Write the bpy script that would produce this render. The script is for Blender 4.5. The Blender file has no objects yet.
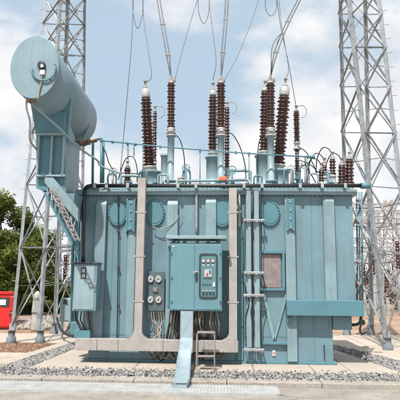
import bpy, bmesh, math, random
from mathutils import Vector as V, Matrix, Euler, noise
random.seed(7)
R = math.radians
S = bpy.context.scene
C = S.collection
# ------------------------------------------------------------------ camera
FPX = 520.0
CAMP = V((0, 0, 1.6))
RM = Matrix.Rotation(R(3.0), 3, 'Z') @ Matrix.Rotation(R(99.0), 3, 'X') @ Matrix.Rotation(R(0.5), 3, 'Z')
cd = bpy.data.cameras.new('camera'); cam = bpy.data.objects.new('camera', cd); C.objects.link(cam)
cam.location = CAMP; cam.rotation_euler = RM.to_euler()
cd.sensor_width = 36; cd.lens = FPX / 400 * 36; cd.clip_end = 6000; cd.clip_start = 0.05
S.camera = cam

def ray(px, py): return RM @ V(((px - 200) / FPX, (200 - py) / FPX, -1))
def P(px, py, Y):
    d = ray(px, py); return CAMP + d * (Y / d.y)
def G(px, py, z=0.0):
    d = ray(px, py); return CAMP + d * ((z - CAMP.z) / d.z)
def rect(x0, y0, x1, y1, Y):
    xm, ym = (x0 + x1) / 2, (y0 + y1) / 2
    return P(x0, ym, Y).x, P(x1, ym, Y).x, P(xm, y1, Y).z, P(xm, y0, Y).z

# ------------------------------------------------------------------ materials
def mat(name, col, rough=0.6, metal=0.0, var=0.12, scale=3.0, bump=0.0, bscale=60.0, col2=None, streak=0.0, spec=0.5, grime=0.0, speck=0.0, speckscale=90, crack=0.0):
    m = bpy.data.materials.new(name); m.use_nodes = True
    nt = m.node_tree; N = nt.nodes; L = nt.links
    b = N['Principled BSDF']
    b.inputs['Metallic'].default_value = metal; b.inputs['Specular IOR Level'].default_value = spec
    tc = N.new('ShaderNodeNewGeometry')
    def noise_(sc, det=5, stretch=None, ro=0.6):
        n = N.new('ShaderNodeTexNoise'); n.inputs['Scale'].default_value = sc; n.inputs['Detail'].default_value = det; n.inputs['Roughness'].default_value = ro
        if stretch:
            mp = N.new('ShaderNodeMapping'); mp.inputs['Scale'].default_value = stretch
            L.new(tc.outputs['Position'], mp.inputs[0]); L.new(mp.outputs[0], n.inputs['Vector'])
        else: L.new(tc.outputs['Position'], n.inputs['Vector'])
        return n
    def ramp(src, a, bb):
        mr = N.new('ShaderNodeMapRange'); mr.inputs[1].default_value = a; mr.inputs[2].default_value = bb
        L.new(src, mr.inputs[0]); return mr.outputs[0]
    def mix(fac, A, B, mode='MIX'):
        x = N.new('ShaderNodeMix'); x.data_type = 'RGBA'; x.blend_type = mode
        if isinstance(fac, float): x.inputs[0].default_value = fac
        else: L.new(fac, x.inputs[0])
        for s, val in ((6, A), (7, B)):
            if isinstance(val, tuple): x.inputs[s].default_value = (*val, 1)
            else: L.new(val, x.inputs[s])
        return x.outputs[2]
    c1 = tuple(c * (1 - var) for c in col); c2 = col2 or tuple(min(1, c * (1 + var)) for c in col)
    n1 = noise_(scale)
    out = mix(ramp(n1.outputs[0], 0.32, 0.68), c1, c2)
    if streak:
        n2 = noise_(1.0, 4, (14, 14, 0.8))
        f = ramp(n2.outputs[0], 0.5, 0.75)
        mm = N.new('ShaderNodeMath'); mm.operation = 'MULTIPLY'; mm.inputs[1].default_value = streak; L.new(f, mm.inputs[0])
        out = mix(mm.outputs[0], out, tuple(c * 0.45 + 0.05 for c in col))
    if grime:
        n3 = noise_(9, 8, None, 0.75)
        f = ramp(n3.outputs[0], 0.56, 0.72)
        mm = N.new('ShaderNodeMath'); mm.operation = 'MULTIPLY'; mm.inputs[1].default_value = grime; L.new(f, mm.inputs[0])
        out = mix(mm.outputs[0], out, (0.17, 0.105, 0.06))
    if speck:
        n4 = noise_(speckscale, 2, None, 0.5)
        mm = N.new('ShaderNodeMath'); mm.operation = 'MULTIPLY'; mm.inputs[1].default_value = speck; L.new(ramp(n4.outputs[0], 0.45, 0.65), mm.inputs[0])
        out = mix(mm.outputs[0], out, tuple(c * 0.35 for c in col))
    if crack:
        nd = noise_(2.5, 5); vo = N.new('ShaderNodeTexVoronoi'); vo.feature = 'DISTANCE_TO_EDGE'; vo.inputs['Scale'].default_value = 0.45
        va = N.new('ShaderNodeVectorMath'); va.operation = 'MULTIPLY_ADD'; va.inputs[1].default_value = (.5, .5, .0); L.new(nd.outputs['Color'], va.inputs[0]); L.new(tc.outputs['Position'], va.inputs[2]); L.new(va.outputs[0], vo.inputs['Vector'])
        lt = N.new('ShaderNodeMapRange'); lt.inputs[1].default_value = .001; lt.inputs[2].default_value = .005; lt.inputs[3].default_value = crack; lt.inputs[4].default_value = 0; L.new(vo.outputs['Distance'], lt.inputs[0])
        nm = noise_(0.7, 2); mk = N.new('ShaderNodeMath'); mk.operation = 'MULTIPLY'; L.new(ramp(nm.outputs[0], .48, .6), mk.inputs[0]); L.new(lt.outputs[0], mk.inputs[1])
        out = mix(mk.outputs[0], out, (0.05, 0.045, 0.04))
        ns = noise_(1.3, 6, None, .65); st = N.new('ShaderNodeMath'); st.operation = 'MULTIPLY'; st.inputs[1].default_value = .65; L.new(ramp(ns.outputs[0], .55, .75), st.inputs[0])
        out = mix(st.outputs[0], out, tuple(c * .5 for c in col))
    L.new(out, b.inputs['Base Color'])
    nr = noise_(scale * 4, 4)
    mr = N.new('ShaderNodeMapRange'); mr.inputs[3].default_value = max(0.05, rough - 0.1); mr.inputs[4].default_value = min(1, rough + 0.12)
    L.new(nr.outputs[0], mr.inputs[0]); L.new(mr.outputs[0], b.inputs['Roughness'])
    if bump:
        nb = noise_(bscale, 6)
        bp = N.new('ShaderNodeBump'); bp.inputs['Strength'].default_value = bump; bp.inputs['Distance'].default_value = 0.02
        L.new(nb.outputs[0], bp.inputs['Height']); L.new(bp.outputs[0], b.inputs['Normal'])
    return m

M = {
 'paint': mat('teal_paint', (0.150, 0.255, 0.298), 0.45, 0, 0.15, 0.9, 0.06, 5, streak=0.45, grime=0.5),
 'paint_r': mat('teal_paint_ribs', (0.200, 0.298, 0.328), 0.48, 0, 0.15, 1.5, 0.05, 6, streak=0.55, grime=0.45),
 'gauge_bg': mat('gauge_backboard', (0.085, 0.125, 0.135), 0.5, 0, 0.2, 8, grime=.3),
 'dial': mat('dial_face', (0.50, 0.50, 0.48), 0.35, 0, 0.1, 20),
 'paint_b': mat('teal_paint_deep', (0.088, 0.212, 0.257), 0.45, 0, 0.08, 2.0, 0.03, 8, streak=0.15, grime=0.12),
 'paint_c': mat('teal_paint_pale', (0.240, 0.338, 0.370), 0.45, 0, 0.1, 2.0, 0.03, 8, streak=0.35, grime=0.3),
 'cabinet': mat('cabinet_paint', (0.120, 0.246, 0.288), 0.42, 0, 0.09, 1.5, 0.03, 10, streak=0.3, grime=0.25),
 'cons': mat('conservator_paint', (0.192, 0.288, 0.332), 0.48, 0, 0.12, 0.9, 0.06, 4, streak=0.35, grime=0.35),
 'duct': mat('trunking_coat', (0.355, 0.33, 0.315), 0.65, 0, 0.12, 4, 0.08, 40, streak=0.2, grime=0.25),
 'ramp': mat('galvanised_sheet', (0.33, 0.42, 0.46), 0.4, 0.3, 0.15, 9, 0.05, 30, grime=0.2),
 'galv': mat('galvanised_steel', (0.36, 0.39, 0.41), 0.5, 0.35, 0.25, 5, 0.05, 30, grime=0.35),
 'galv_warm': mat('warm_galvanised', (0.31, 0.285, 0.265), 0.6, 0.25, 0.25, 4, 0.05, 30, grime=0.35),  # brown of shaded tower steel painted into the colour; cable ladder shares it
 'far': mat('far_pale_steel', (0.36, 0.35, 0.345), 0.6, 0.1, 0.2, 2, grime=.2),
 'footing': mat('dark_footing', (0.15, 0.17, 0.19), 0.8, 0, 0.3, 8, 0.3, 40, grime=.4),
 'galv_old': mat('weathered_steel', (0.30, 0.27, 0.25), 0.65, 0.2, 0.25, 4, 0.05, 30, grime=0.6),
 'porc': mat('brown_porcelain', (0.052, 0.018, 0.015), 0.22, 0, 0.3, 6, 0, 1, spec=0.7, grime=.35),
 'grey_porc': mat('white_cap_paint', (0.42, 0.43, 0.43), 0.4, 0.1, 0.1, 6, grime=0.2),
 'alu': mat('aluminium', (0.45, 0.45, 0.45), 0.4, 0.7, 0.15, 8),
 'wire': mat('aluminium_conductor', (0.13, 0.135, 0.14), 0.5, 0.5, 0.2, 10),
 'black': mat('black_rubber', (0.014, 0.014, 0.016), 0.5, 0, 0.3, 10),
 'pipe_dark': mat('dark_conduit', (0.022, 0.024, 0.03), 0.4, 0, 0.3, 6, grime=0.2),
 'cable_a': mat('beige_cable', (0.32, 0.27, 0.22), 0.6, 0, 0.3, 12),
 'cable_b': mat('brown_cable', (0.11, 0.085, 0.07), 0.6, 0, 0.3, 12),
 'rust': mat('rusty_steel', (0.24, 0.15, 0.10), 0.8, 0, 0.4, 25, 0.2, 60),
 'orange': mat('orange_tag', (0.75, 0.16, 0.05), 0.5),
 'white': mat('white_enamel', (0.75, 0.75, 0.73), 0.4, 0, 0.05, 8, grime=0.1),
 'dark': mat('dark_panel', (0.035, 0.045, 0.05), 0.3, 0, 0.2, 6),
 'panel': mat('instrument_panel', (0.10, 0.20, 0.22), 0.35, 0, 0.08, 6),
 'redlamp': mat('red_plastic', (0.45, 0.04, 0.03), 0.3),
 'plate': mat('rating_plate', (0.25, 0.21, 0.205), 0.5, 0.2, 0.2, 10, 0.1, 80, grime=0.45),
 'concrete': mat('pale_concrete', (0.44, 0.385, 0.33), 0.85, 0, 0.10, 1.3, 0.15, 50, grime=0.45, speck=0.2, speckscale=60, crack=.8),
 'slab': mat('weathered_concrete', (0.46, 0.395, 0.33), 0.88, 0, 0.12, 1.8, 0.15, 50, grime=0.5, speck=0.2, speckscale=60, crack=.8),
 'kerb': mat('kerb_concrete', (0.36, 0.33, 0.29), 0.9, 0, 0.14, 2.2, 0.3, 40, streak=0.2, grime=0.6, speck=0.4, speckscale=45, crack=.8),
 'apron': mat('grey_concrete', (0.31, 0.285, 0.25), 0.9, 0, 0.2, 1.6, 0.4, 45, grime=0.6, speck=0.45, speckscale=40, crack=.8),
 'cover': mat('ribbed_cover', (0.40, 0.405, 0.40), 0.65, 0.1, 0.15, 5, 0.1, 50, grime=0.3),
 'dirt': mat('orange_dirt', (0.36, 0.19, 0.10), 0.95, 0, 0.3, 0.5, 0.3, 12, col2=(0.40, 0.32, 0.25), grime=0.3, speck=0.3, speckscale=30),
 'gbed': mat('gravel_bed', (0.10, 0.10, 0.10), 0.95, 0, 0.3, 20, 0.4, 60),
 'bark': mat('bark', (0.13, 0.10, 0.08), 0.9, 0, 0.3, 8, 0.4, 30),
 'twig': mat('grey_twigs', (0.20, 0.17, 0.15), 0.9, 0, 0.3, 4),
 'redpaint': mat('red_paint', (0.62, 0.018, 0.02), 0.4, 0, 0.12, 2, grime=0.12),
 'sack': mat('white_sack', (0.38, 0.38, 0.36), 0.85, 0, 0.15, 4, 0.5, 12, grime=0.3),
 'wood': mat('grey_board', (0.2, 0.16, 0.12), 0.8, 0, 0.2, 4),
}
def stone_mat(name, a, b, scale=16):
    m = bpy.data.materials.new(name); m.use_nodes = True; nt = m.node_tree; N = nt.nodes; L = nt.links
    bs = N['Principled BSDF']; bs.inputs['Roughness'].default_value = 0.9
    g = N.new('ShaderNodeNewGeometry'); r = N.new('ShaderNodeValToRGB')
    L.new(g.outputs['Random Per Island'], r.inputs[0])
    r.color_ramp.elements[0].color = (*a, 1); r.color_ramp.elements[1].color = (*b, 1)
    n = N.new('ShaderNodeTexNoise'); n.inputs['Scale'].default_value = 70; L.new(g.outputs['Position'], n.inputs['Vector'])
    x = N.new('ShaderNodeMix'); x.data_type = 'RGBA'; x.blend_type = 'OVERLAY'; x.inputs[0].default_value = 0.5
    L.new(r.outputs[0], x.inputs[6]); L.new(n.outputs[0], x.inputs[7]); L.new(x.outputs[2], bs.inputs['Base Color'])
    return m
M['stone'] = stone_mat('grey_stones', (0.025, 0.027, 0.033), (0.40, 0.385, 0.37))
M['chips'] = stone_mat('brown_chips', (0.10, 0.05, 0.03), (0.36, 0.22, 0.15))
M['rubble'] = stone_mat('rubble_stones', (0.16, 0.14, 0.13), (0.45, 0.40, 0.36))
def leaf_mat(name, a, b):
    m = bpy.data.materials.new(name); m.use_nodes = True; nt = m.node_tree; N = nt.nodes; L = nt.links
    bs = N['Principled BSDF']; bs.inputs['Roughness'].default_value = 0.55; bs.inputs['Specular IOR Level'].default_value = 0.3
    g = N.new('ShaderNodeNewGeometry'); r = N.new('ShaderNodeValToRGB')
    r.color_ramp.elements[0].color = (*a, 1); r.color_ramp.elements[1].color = (*b, 1)
    n = N.new('ShaderNodeTexNoise'); n.inputs['Scale'].default_value = 0.9; L.new(g.outputs['Position'], n.inputs['Vector'])
    ad = N.new('ShaderNodeMath'); ad.operation = 'MULTIPLY_ADD'; ad.inputs[1].default_value = 0.5
    L.new(g.outputs['Random Per Island'], ad.inputs[0]); 
    s = N.new('ShaderNodeMath'); s.operation = 'MULTIPLY_ADD'; s.inputs[1].default_value = 1.6; s.inputs[2].default_value = -0.55; L.new(n.outputs[0], s.inputs[0])
    L.new(s.outputs[0], ad.inputs[2]); L.new(ad.outputs[0], r.inputs[0]); L.new(r.outputs[0], bs.inputs['Base Color'])
    tr = N.new('ShaderNodeBsdfTranslucent'); L.new(r.outputs[0], tr.inputs[0])
    mx = N.new('ShaderNodeMixShader'); mx.inputs[0].default_value = 0.35
    L.new(bs.outputs[0], mx.inputs[1]); L.new(tr.outputs[0], mx.inputs[2]); L.new(mx.outputs[0], N['Material Output'].inputs[0])
    return m
M['leaf'] = leaf_mat('green_leaves', (0.035, 0.06, 0.012), (0.19, 0.235, 0.045))
M['leaf_y'] = leaf_mat('yellow_green_leaves', (0.05, 0.075, 0.015), (0.20, 0.24, 0.05))
M['leaf_dry'] = leaf_mat('dry_leaves', (0.10, 0.075, 0.05), (0.24, 0.19, 0.12))

# ------------------------------------------------------------------ mesh builder
def frame(d, ref=None):
    d = d.normalized()
    ref = ref or (V((0, 0, 1)) if abs(d.z) < 0.9 else V((0, 1, 0)))
    a = (ref - d * ref.dot(d))
    if a.length < 1e-5: a = d.orthogonal()
    a.normalize(); return d, a, d.cross(a)
class MB:
    def __init__(s): s.bm = bmesh.new(); s.smooth = []
    def quad_strip(s, rings, closed=True, cap=True, smooth=True):
        vr = [[s.bm.verts.new(p) for p in r] for r in rings]
        n = len(vr[0])
        for a, b in zip(vr, vr[1:]):
            for i in range(n if closed else n - 1):
                f = s.bm.faces.new((a[i], a[(i + 1) % n], b[(i + 1) % n], b[i])); f.smooth = smooth
        if cap and n > 2:
            s.bm.faces.new(vr[0][::-1]); s.bm.faces.new(vr[-1])
        return s
    def hexa(s, c):
        v = [s.bm.verts.new(p) for p in c]
        for f in ((0, 3, 2, 1), (4, 5, 6, 7), (0, 1, 5, 4), (1, 2, 6, 5), (2, 3, 7, 6), (3, 0, 4, 7)): s.bm.faces.new([v[i] for i in f])
        return s
    def box(s, x0, x1, y0, y1, z0, z1):
        return s.hexa([V(p) for p in ((x0, y0, z0), (x1, y0, z0), (x1, y1, z0), (x0, y1, z0), (x0, y0, z1), (x1, y0, z1), (x1, y1, z1), (x0, y1, z1))])
    def bar(s, p, q, w, h, ref=None, off=V((0, 0, 0))):
        d, a, b = frame(q - p, ref); p = p + off; q = q + off
        cs = [a * sa * h / 2 + b * sb * w / 2 for sa, sb in ((-1, -1), (-1, 1), (1, 1), (1, -1))]
        return s.hexa([p + c for c in cs] + [q + c for c in cs])
    def angle(s, p, q, w, t, ref=None, flip=1):
        d, a, b = frame(q - p, ref)
        s.bar(p, q, w, t, a, a * 0)
        s.bar(p, q, t, w, a, a * (w / 2 + t / 2 ) - b * flip * (w / 2 - t / 2))
        return s
    def tube(s, pts, r, n=10, cap=True):
        pts = [V(p) for p in pts]; rings = []
        d0 = (pts[1] - pts[0]).normalized(); _, a, b = frame(d0)
        for i, p in enumerate(pts):
            d = (pts[min(i + 1, len(pts) - 1)] - pts[max(i - 1, 0)]).normalized()
            a = (a - d * a.dot(d)).normalized(); b = d.cross(a)
            rr = r[i] if isinstance(r, (list, tuple)) else r
            rings.append([p + (a * math.cos(t) + b * math.sin(t)) * rr for t in [2 * math.pi * k / n for k in range(n)]])
        return s.quad_strip(rings, True, cap)
    def lathe(s, base, axis, prof, n=24, sx=1.0):
        d, a, b = frame(V(axis), V((0, 1, 0)) if abs(V(axis).normalized().y) < 0.9 else V((0, 0, 1))); rings = []
        for h, r in prof:
            rings.append([V(base) + d * h + (a * math.cos(t) + b * math.sin(t) * sx) * max(r, 1e-4) for t in [2 * math.pi * k / n for k in range(n)]])
        return s.quad_strip(rings)
    def prism(s, pts, vec):
        rings = [[V(p) for p in pts], [V(p) + V(vec) for p in pts]]
        return s.quad_strip(rings, True, True, False)
    def build(s, name, m, parent=None, bevel=0.0, autosmooth=True, label=None):
        bmesh.ops.recalc_face_normals(s.bm, faces=s.bm.faces[:])
        me = bpy.data.meshes.new(name); s.bm.to_mesh(me); s.bm.free(); me.materials.append(M[m] if isinstance(m, str) else m)
        o = bpy.data.objects.new(name, me); C.objects.link(o)
        if parent:
            o.parent = parent
            if parent.type == 'EMPTY': o.matrix_parent_inverse = Matrix.Translation(parent.location).inverted()
        if bevel:
            b = o.modifiers.new('bevel', 'BEVEL'); b.width = bevel; b.segments = 2; b.limit_method = 'ANGLE'; b.angle_limit = R(40)
        if label: o['label'] = label
        return o
def empty(name, loc, label, cat, group=None):
    o = bpy.data.objects.new(name, None); C.objects.link(o); o.location = loc; o['label'] = label; o['category'] = cat
    if group: o['group'] = group
    return o
def tag(o, label, cat, group=None):
    o['label'] = label; o['category'] = cat
    if group: o['group'] = group
    return o
def struct(o, kind='structure'): o['kind'] = kind; return o
def smoothpath(pts, n=6):
    pts = [V(p) for p in pts]; out = []
    e = [2 * pts[0] - pts[1]] + pts + [2 * pts[-1] - pts[-2]]
    for i in range(1, len(e) - 2):
        for k in range(n):
            t = k / n; a, b, c, d = e[i - 1:i + 3]
            out.append(0.5 * ((2 * b) + (c - a) * t + (2 * a - 5 * b + 4 * c - d) * t * t + (3 * b - a - 3 * c + d) * t ** 3))
    out.append(pts[-1]); return out

# ------------------------------------------------------------------ ground
def sheet(name, pts, z, m, kind='structure', thick=0.0):
    mb = MB()
    if thick: mb.prism([V((p.x, p.y, z - thick)) for p in pts], (0, 0, thick))
    else: mb.bm.faces.new([mb.bm.verts.new((p.x, p.y, z)) for p in pts])
    return struct(mb.build(name, m, bevel=0.006 if thick else 0), kind)
mb = MB(); mb.bm.faces.new([mb.bm.verts.new(p) for p in ((-900, -60, -.16), (900, -60, -.16), (900, 2500, -.16), (-900, 2500, -.16))])
struct(mb.build('ground', 'dirt'))
xl, xr = -14, 14
g0 = lambda px, py: G(px, py, 0)
# pad of the transformer: slabs with open joints
padL_front, padR_front = g0(25, 369), V((6.5, g0(300, 374).y, 0))
yF, yB = g0(120, 370).y, 14.2
dirL = (g0(81, 346) - g0(25, 369)); dirL /= dirL.y
mbp = MB()
xs = [None, -1.75, -0.62, 0.5, 1.62, 2.3, 99]
PA, PB = g0(336, 350), g0(400, 372)
def padR(y): return PB.x + (PA.x - PB.x) * (y - PB.y) / (PA.y - PB.y)
ys = [yF, 12.2, yB]
for j in range(2):
    for i in range(len(xs) - 1):
        y0, y1 = ys[j] + .006, ys[j + 1] - .006
        if i == 0:
            a = padL_front + dirL * (y0 - padL_front.y); b = padL_front + dirL * (y1 - padL_front.y)
            if b.x > -1.8: b.x = -1.8
            q = [(a.x, y0), (-1.756, y0), (-1.756, y1), (b.x, y1)]
        elif xs[i + 1] == 99:
            q = [(xs[i] + .006, y0), (padR(y0), y0), (max(xs[i] + .03, padR(min(y1, PA.y))), min(y1, PA.y)), (xs[i] + .006, min(y1, PA.y))]
            if j == 1 and y0 >= PA.y: continue
        else:
            q = [(xs[i] + .006, y0), (xs[i + 1] - .006, y0), (xs[i + 1] - .006, y1), (xs[i] + .006, y1)]
        mbp.prism([V((x, y, -.12)) for x, y in q], (0, 0, .12))
struct(mbp.build('concrete_pad', 'concrete', bevel=0.008))
# gravel bed, kerb, apron
KY = g0(120, 379).y
sheet('gravel_bed', [V((-6.5, KY, 0)), V((9, KY, 0)), V((9, 15, 0)), V((-6.5, 15, 0))], -.075, 'gbed')
mbk = MB()
x = -9.0
while x < 9.5:
    x1 = x + 1.5
    mbk.box(x + .004, x1 - .004, KY - .30, KY, -.155, 0.045)
    x = x1
struct(mbk.build('kerb', 'kerb', bevel=0.012))
sheet('concrete_apron', [V((-14, -6, 0)), V((14, -6, 0)), V((14, KY - .304, 0)), V((-14, KY - .304, 0))], -.03, 'apron', thick=.1)
# slabs outside the gravel, left and right, behind
L1, L2 = g0(-3, 368), g0(76, 341.5)
d = L2 - L1; d /= d.y
def lineL(y, off=0): return V((L1.x + d.x * (y - L1.y) + off, y, 0))
# left walkway beyond gravel
kb = MB()
a0, a1 = lineL(10.3), lineL(16.5)
kb.prism([V((p.x, p.y, -.15)) for p in (a0 + V((-.28, 0, 0)), a0, a1, a1 + V((-.28, 0, 0)))], (0, 0, .165))
struct(kb.build('kerb', 'concrete', bevel=.01))
sheet('pavement', [V((-16, 14.0, 0)), V((-3.2, 14.0, 0)), V((-2.6, 16.3, 0)), V((-16, 16.3, 0))], -.012, 'slab', thick=.12)
sheet('pavement', [V((-16, 10.6, 0)), lineL(10.6, -.3), lineL(12.0, -.3), V((-16, 12.0, 0))], -.012, 'slab', thick=.12)
# right yard slabs
QA, QB = g0(331, 344.5), g0(402, 362)
def slabL(y): return QB.x + (QA.x - QB.x) * (y - QB.y) / (QA.y - QB.y)
mbr = MB()
yy = [QB.y - .6, QB.y + .5, QB.y + 1.6, QA.y - .02]
for y0, y1 in zip(yy, yy[1:]):
    xx = slabL(y0); e0 = xx; e1 = slabL(y1); k = 0
    while e0 < 14:
        f0, f1 = e0 + 1.3, e1 + 1.3
        mbr.prism([V((e0 + .01, y0 + .01, -.12)), V((f0, y0 + .01, -.12)), V((f1, y1, -.12)), V((e1 + .01, y1, -.12))], (0, 0, .125)); e0, e1 = f0, f1
x_ = QA.x
for y0, y1 in ((QA.y, QA.y + 1.3), (QA.y + 1.31, QA.y + 2.8)):
    xx = QA.x - .3
    while xx < 15: mbr.box(xx + .01, xx + 1.19, y0, y1, -.12, .004); xx += 1.2
struct(mbr.build('paving_slabs', 'slab', bevel=.008))

def stones(name, region, n, size, m, z, jitter=.012, layer=1):
    """region(u) -> random ground point"""
    bm = bmesh.new()
    base = bmesh.new(); bmesh.ops.create_icosphere(base, subdivisions=1, radius=1)
    bv = [v.co.copy() for v in base.verts]; bf = [[v.index for v in f.verts] for f in base.faces]; base.free()
    verts = []; faces = []
    for i in range(n):
        p = region(); s = size * random.uniform(.55, 1.35)
        sc = V((s * random.uniform(.8, 1.3), s * random.uniform(.8, 1.2), s * random.uniform(.5, .9)))
        rot = Euler((random.uniform(0, 6.3), random.uniform(0, 6.3), random.uniform(0, 6.3))).to_matrix()
        c = V((p.x, p.y, z + random.uniform(-jitter, jitter)))
        o = len(verts); sd = random.random() * 50
        for v in bv:
            k = 1 + .35 * noise.noise(v * 1.4 + V((sd, sd, 0)))
            w = rot @ V((v.x * sc.x, v.y * sc.y, v.z * sc.z)) * k
            verts.append(c + w)
        faces += [[a + o for a in f] for f in bf]
    me = bpy.data.meshes.new(name); me.from_pydata(verts, [], faces); me.materials.append(M[m])
    o = bpy.data.objects.new(name, me); C.objects.link(o); o['kind'] = 'stuff'
    return o
def reg_front():
    return V((random.uniform(-5.6, 6.5), random.uniform(KY + .01, yF + .04), 0))
stones('gravel', reg_front, 21000, .0215, 'stone', -.02, .02)
def reg_stray():
    y = random.choice((yF + abs(random.gauss(0, .10)), KY - abs(random.gauss(0, .08))))
    return V((random.uniform(-5, 5), y, 0))
stones('stray_gravel', reg_stray, 260, .016, 'stone', .012, .003) if False else None
stones('stray_gravel', lambda: V((random.uniform(-3.6, 3.2), yF + abs(random.gauss(0, .12)), 0)), 240, .015, 'stone', .008, .003)
stones('stray_gravel', lambda: V((random.uniform(-4.5, 4.5), KY - .02 - abs(random.gauss(0, .09)), 0)), 160, .013, 'stone', .053, .002)
def reg_left():
    y = random.uniform(yF - .1, 15.5); xL = lineL(y).x; xR = padL_front.x + dirL.x * (y - padL_front.y)
    return V((random.uniform(xL + .02, max(xL + .3, xR)), y, 0))
stones('gravel', reg_left, 12000, .025, 'stone', -.02, .02)
QA, QB = g0(331, 344.5), g0(402, 362)
def slabL(y): return QB.x + (QA.x - QB.x) * (y - QB.y) / (QA.y - QB.y)
def reg_right():
    while True:
        y = random.uniform(yF, QA.y + .2); x = random.uniform(2.2, 7.5)
        if padR(y) < x < slabL(y) or (y < PA.y and padR(y) < x < slabL(y)): return V((x, y, 0))
stones('gravel', reg_right, 11000, .028, 'stone', -.02, .02)
stones('bark_chips', lambda: (lambda y: V((random.uniform(-9, lineL(y, -.3).x), y, 0)))(random.uniform(12.0, 14.0)), 16000, .028, 'chips', -.06, .025)

# ribbed cover plate on the apron
cv = empty('cover_plate', (-1.6, 8.1, -.03), 'pale ribbed metal cover plate lying on the concrete in front of the kerb', 'cover plate')
cx0, cx1 = -6.0, G(281, 394, 0).x
cy1 = KY - .36; cy0 = cy1 - .62
pts = []
rr = .10
pts += [V((cx0, cy0, -.03)), V((cx1 - rr, cy0, -.03))]
for k in range(1, 6): t = -math.pi / 2 + k * math.pi / 12; pts.append(V((cx1 - rr + rr * math.cos(t), cy0 + rr + rr * math.sin(t), -.03)))
for k in range(0, 6): t = k * math.pi / 10; pts.append(V((cx1 - rr + rr * math.cos(t), cy1 - rr + rr * math.sin(t), -.03)))
pts += [V((cx0, cy1, -.03))]
rb = MB().prism(pts, (0, 0, .035)); x = cx0 + .05
while x < cx1 - .12:
    for row in range(5):
        yy = cy0 + .06 + row * .115 + (.02 if (round(x / .05) % 2) else 0)
        rb.bar(V((x, yy, .008)), V((x + .02, yy + .04, .007)), .007, .005)
    x += .05
rb.build('plate', 'cover', cv)

# ------------------------------------------------------------------ transformer
YF = 10.9; YT = 13.2
TR = empty('power_transformer', (0, 12, 0), 'large grey-teal oil-filled power transformer standing on the concrete pad', 'transformer')
xL, _, _, zt = rect(80, 195.5, 354, 300, YF)
xR = P(354, 245, YF).x; xR2 = P(333, 340, YF).x; xL2 = P(88, 352, YF).x
zb = P(345, 308, YF).z; zlow = P(100, 345, YF).z
MB().prism([V((xL2, YF, 0.03)), V((xR2, YF, 0.03)), V((xR2, YF, zb)), V((xR, YF, zb)), V((xR, YF, zt)), V((xL, YF, zt)), V((xL, YF, zlow)), V((xL2, YF, zlow))], (0, YT - YF, 0)).build('tank', 'paint', TR, bevel=.012)
FL = MB().box(P(76, 187, YF - .09).x, P(357, 187, YF - .09).x, YF - .09, YT + .12, zt + .003, zt + .055).box(P(76, 187, YF - .09).x, P(357, 187, YF - .09).x, YF - .085, YT + .11, zt + .058, zt + .115)
MB().box(xL + .03, xR - .03, YF + .02, YT - .02, zt + .118, zt + .18).build('lid', 'paint_b', TR, bevel=.02)
b = FL; n = 64
for i in range(n):
    x = xL + .02 + (xR - xL - .04) * i / (n - 1)
    b.lathe((x, YF - .06, zt + .112), (0, 0, 1), [(0, .016), (.022, .016), (.022, .009), (.035, .009)], 6)
    b.lathe((x, YF - .06, zt + .001), (0, 0, -1), [(0, .014), (.018, .014)], 6)
b.build('lid_flange', 'paint_c', TR)
MB().box(xL2 - .06, xR2 + .06, YF - .07, YT + .05, 0.002, .045).build('base_plate', 'paint_b', TR, bevel=.005)

def rib(px0, px1, pytop, pybot, proj=.11, m='paint_r', Yb=YF):
    Y = Yb - proj
    pm = (px0 + px1) / 2
    x0 = P(px0, 270, Y).x; x1 = P(px1, 270, Y).x; z1 = P(pm, pytop, Y).z; z0 = max(.05, P(pm, pybot, Y).z)
    # flatten: rib is a folded channel with a sloped top
    prof = [V((x0, Yb - .002, z0)), V((x0, Y, z0)), V((x0, Y, z1 - .03)), V((x0, Yb - .03, z1 + .09)), V((x0, Yb - .002, z1 + .09))]
    return MB().prism(prof, (x1 - x0, 0, 0)).build('stiffener_rib', m, TR, bevel=.01)
rib(93.5, 104, 203, 338); rib(127, 135, 206, 338, .10); rib(166, 177, 203, 360, .10); rib(205, 216, 201, 360, .10)
rib(286, 296, 200, 362); rib(325, 336.5, 200, 302); rib(237, 243, 228, 362, .07, 'paint_b')
# weld seam lines on tank wall
for px in (112, 312):
    x = P(px, 270, YF).x; MB().box(x - .006, x + .006, YF - .004, YF, .06, zt - .02).build('weld_seam', 'paint_b', TR)
b = MB(); b.box(xL2 + .02, xR2 - .02, YF - .005, YF, .52, .53)
b.build('weld_seam', 'paint_b', TR)
# lifting lugs (bolted ears in front of the ribs' tops)
for px, py0, py1, w, m in ((130.5, 199, 232, 9, 'paint_b'), (290.5, 198, 231, 8, 'paint_b')):
    x0, x1, z0, z1 = rect(px - w / 2, py0, px + w / 2, py1, YF - .16)
    o = MB().prism([V((x0, YF - .16, z0)), V((x0, YF - .16, z1)), V((x0, YF - .0, z1 + .02)), V((x0, YF - .0, z0 - .06))], (.035, 0, 0)).prism([V((x1 - .035, YF - .16, z0)), V((x1 - .035, YF - .16, z1)), V((x1 - .035, YF, z1 + .02)), V((x1 - .035, YF, z0 - .06))], (.035, 0, 0)).box(x0 + .036, x1 - .036, YF - .155, YF - .115, z0 + .03, z1 - .03).build('lifting_lug', m, TR, bevel=.006)
    for k in range(4): MB().lathe(((x0 + x1) / 2, YF - .156, z0 + .08 + k * (z1 - z0 - .16) / 3), (0, -1, 0), [(0, .022), (.02, .022)], 6).build('bolt', 'paint_c', o)
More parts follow.
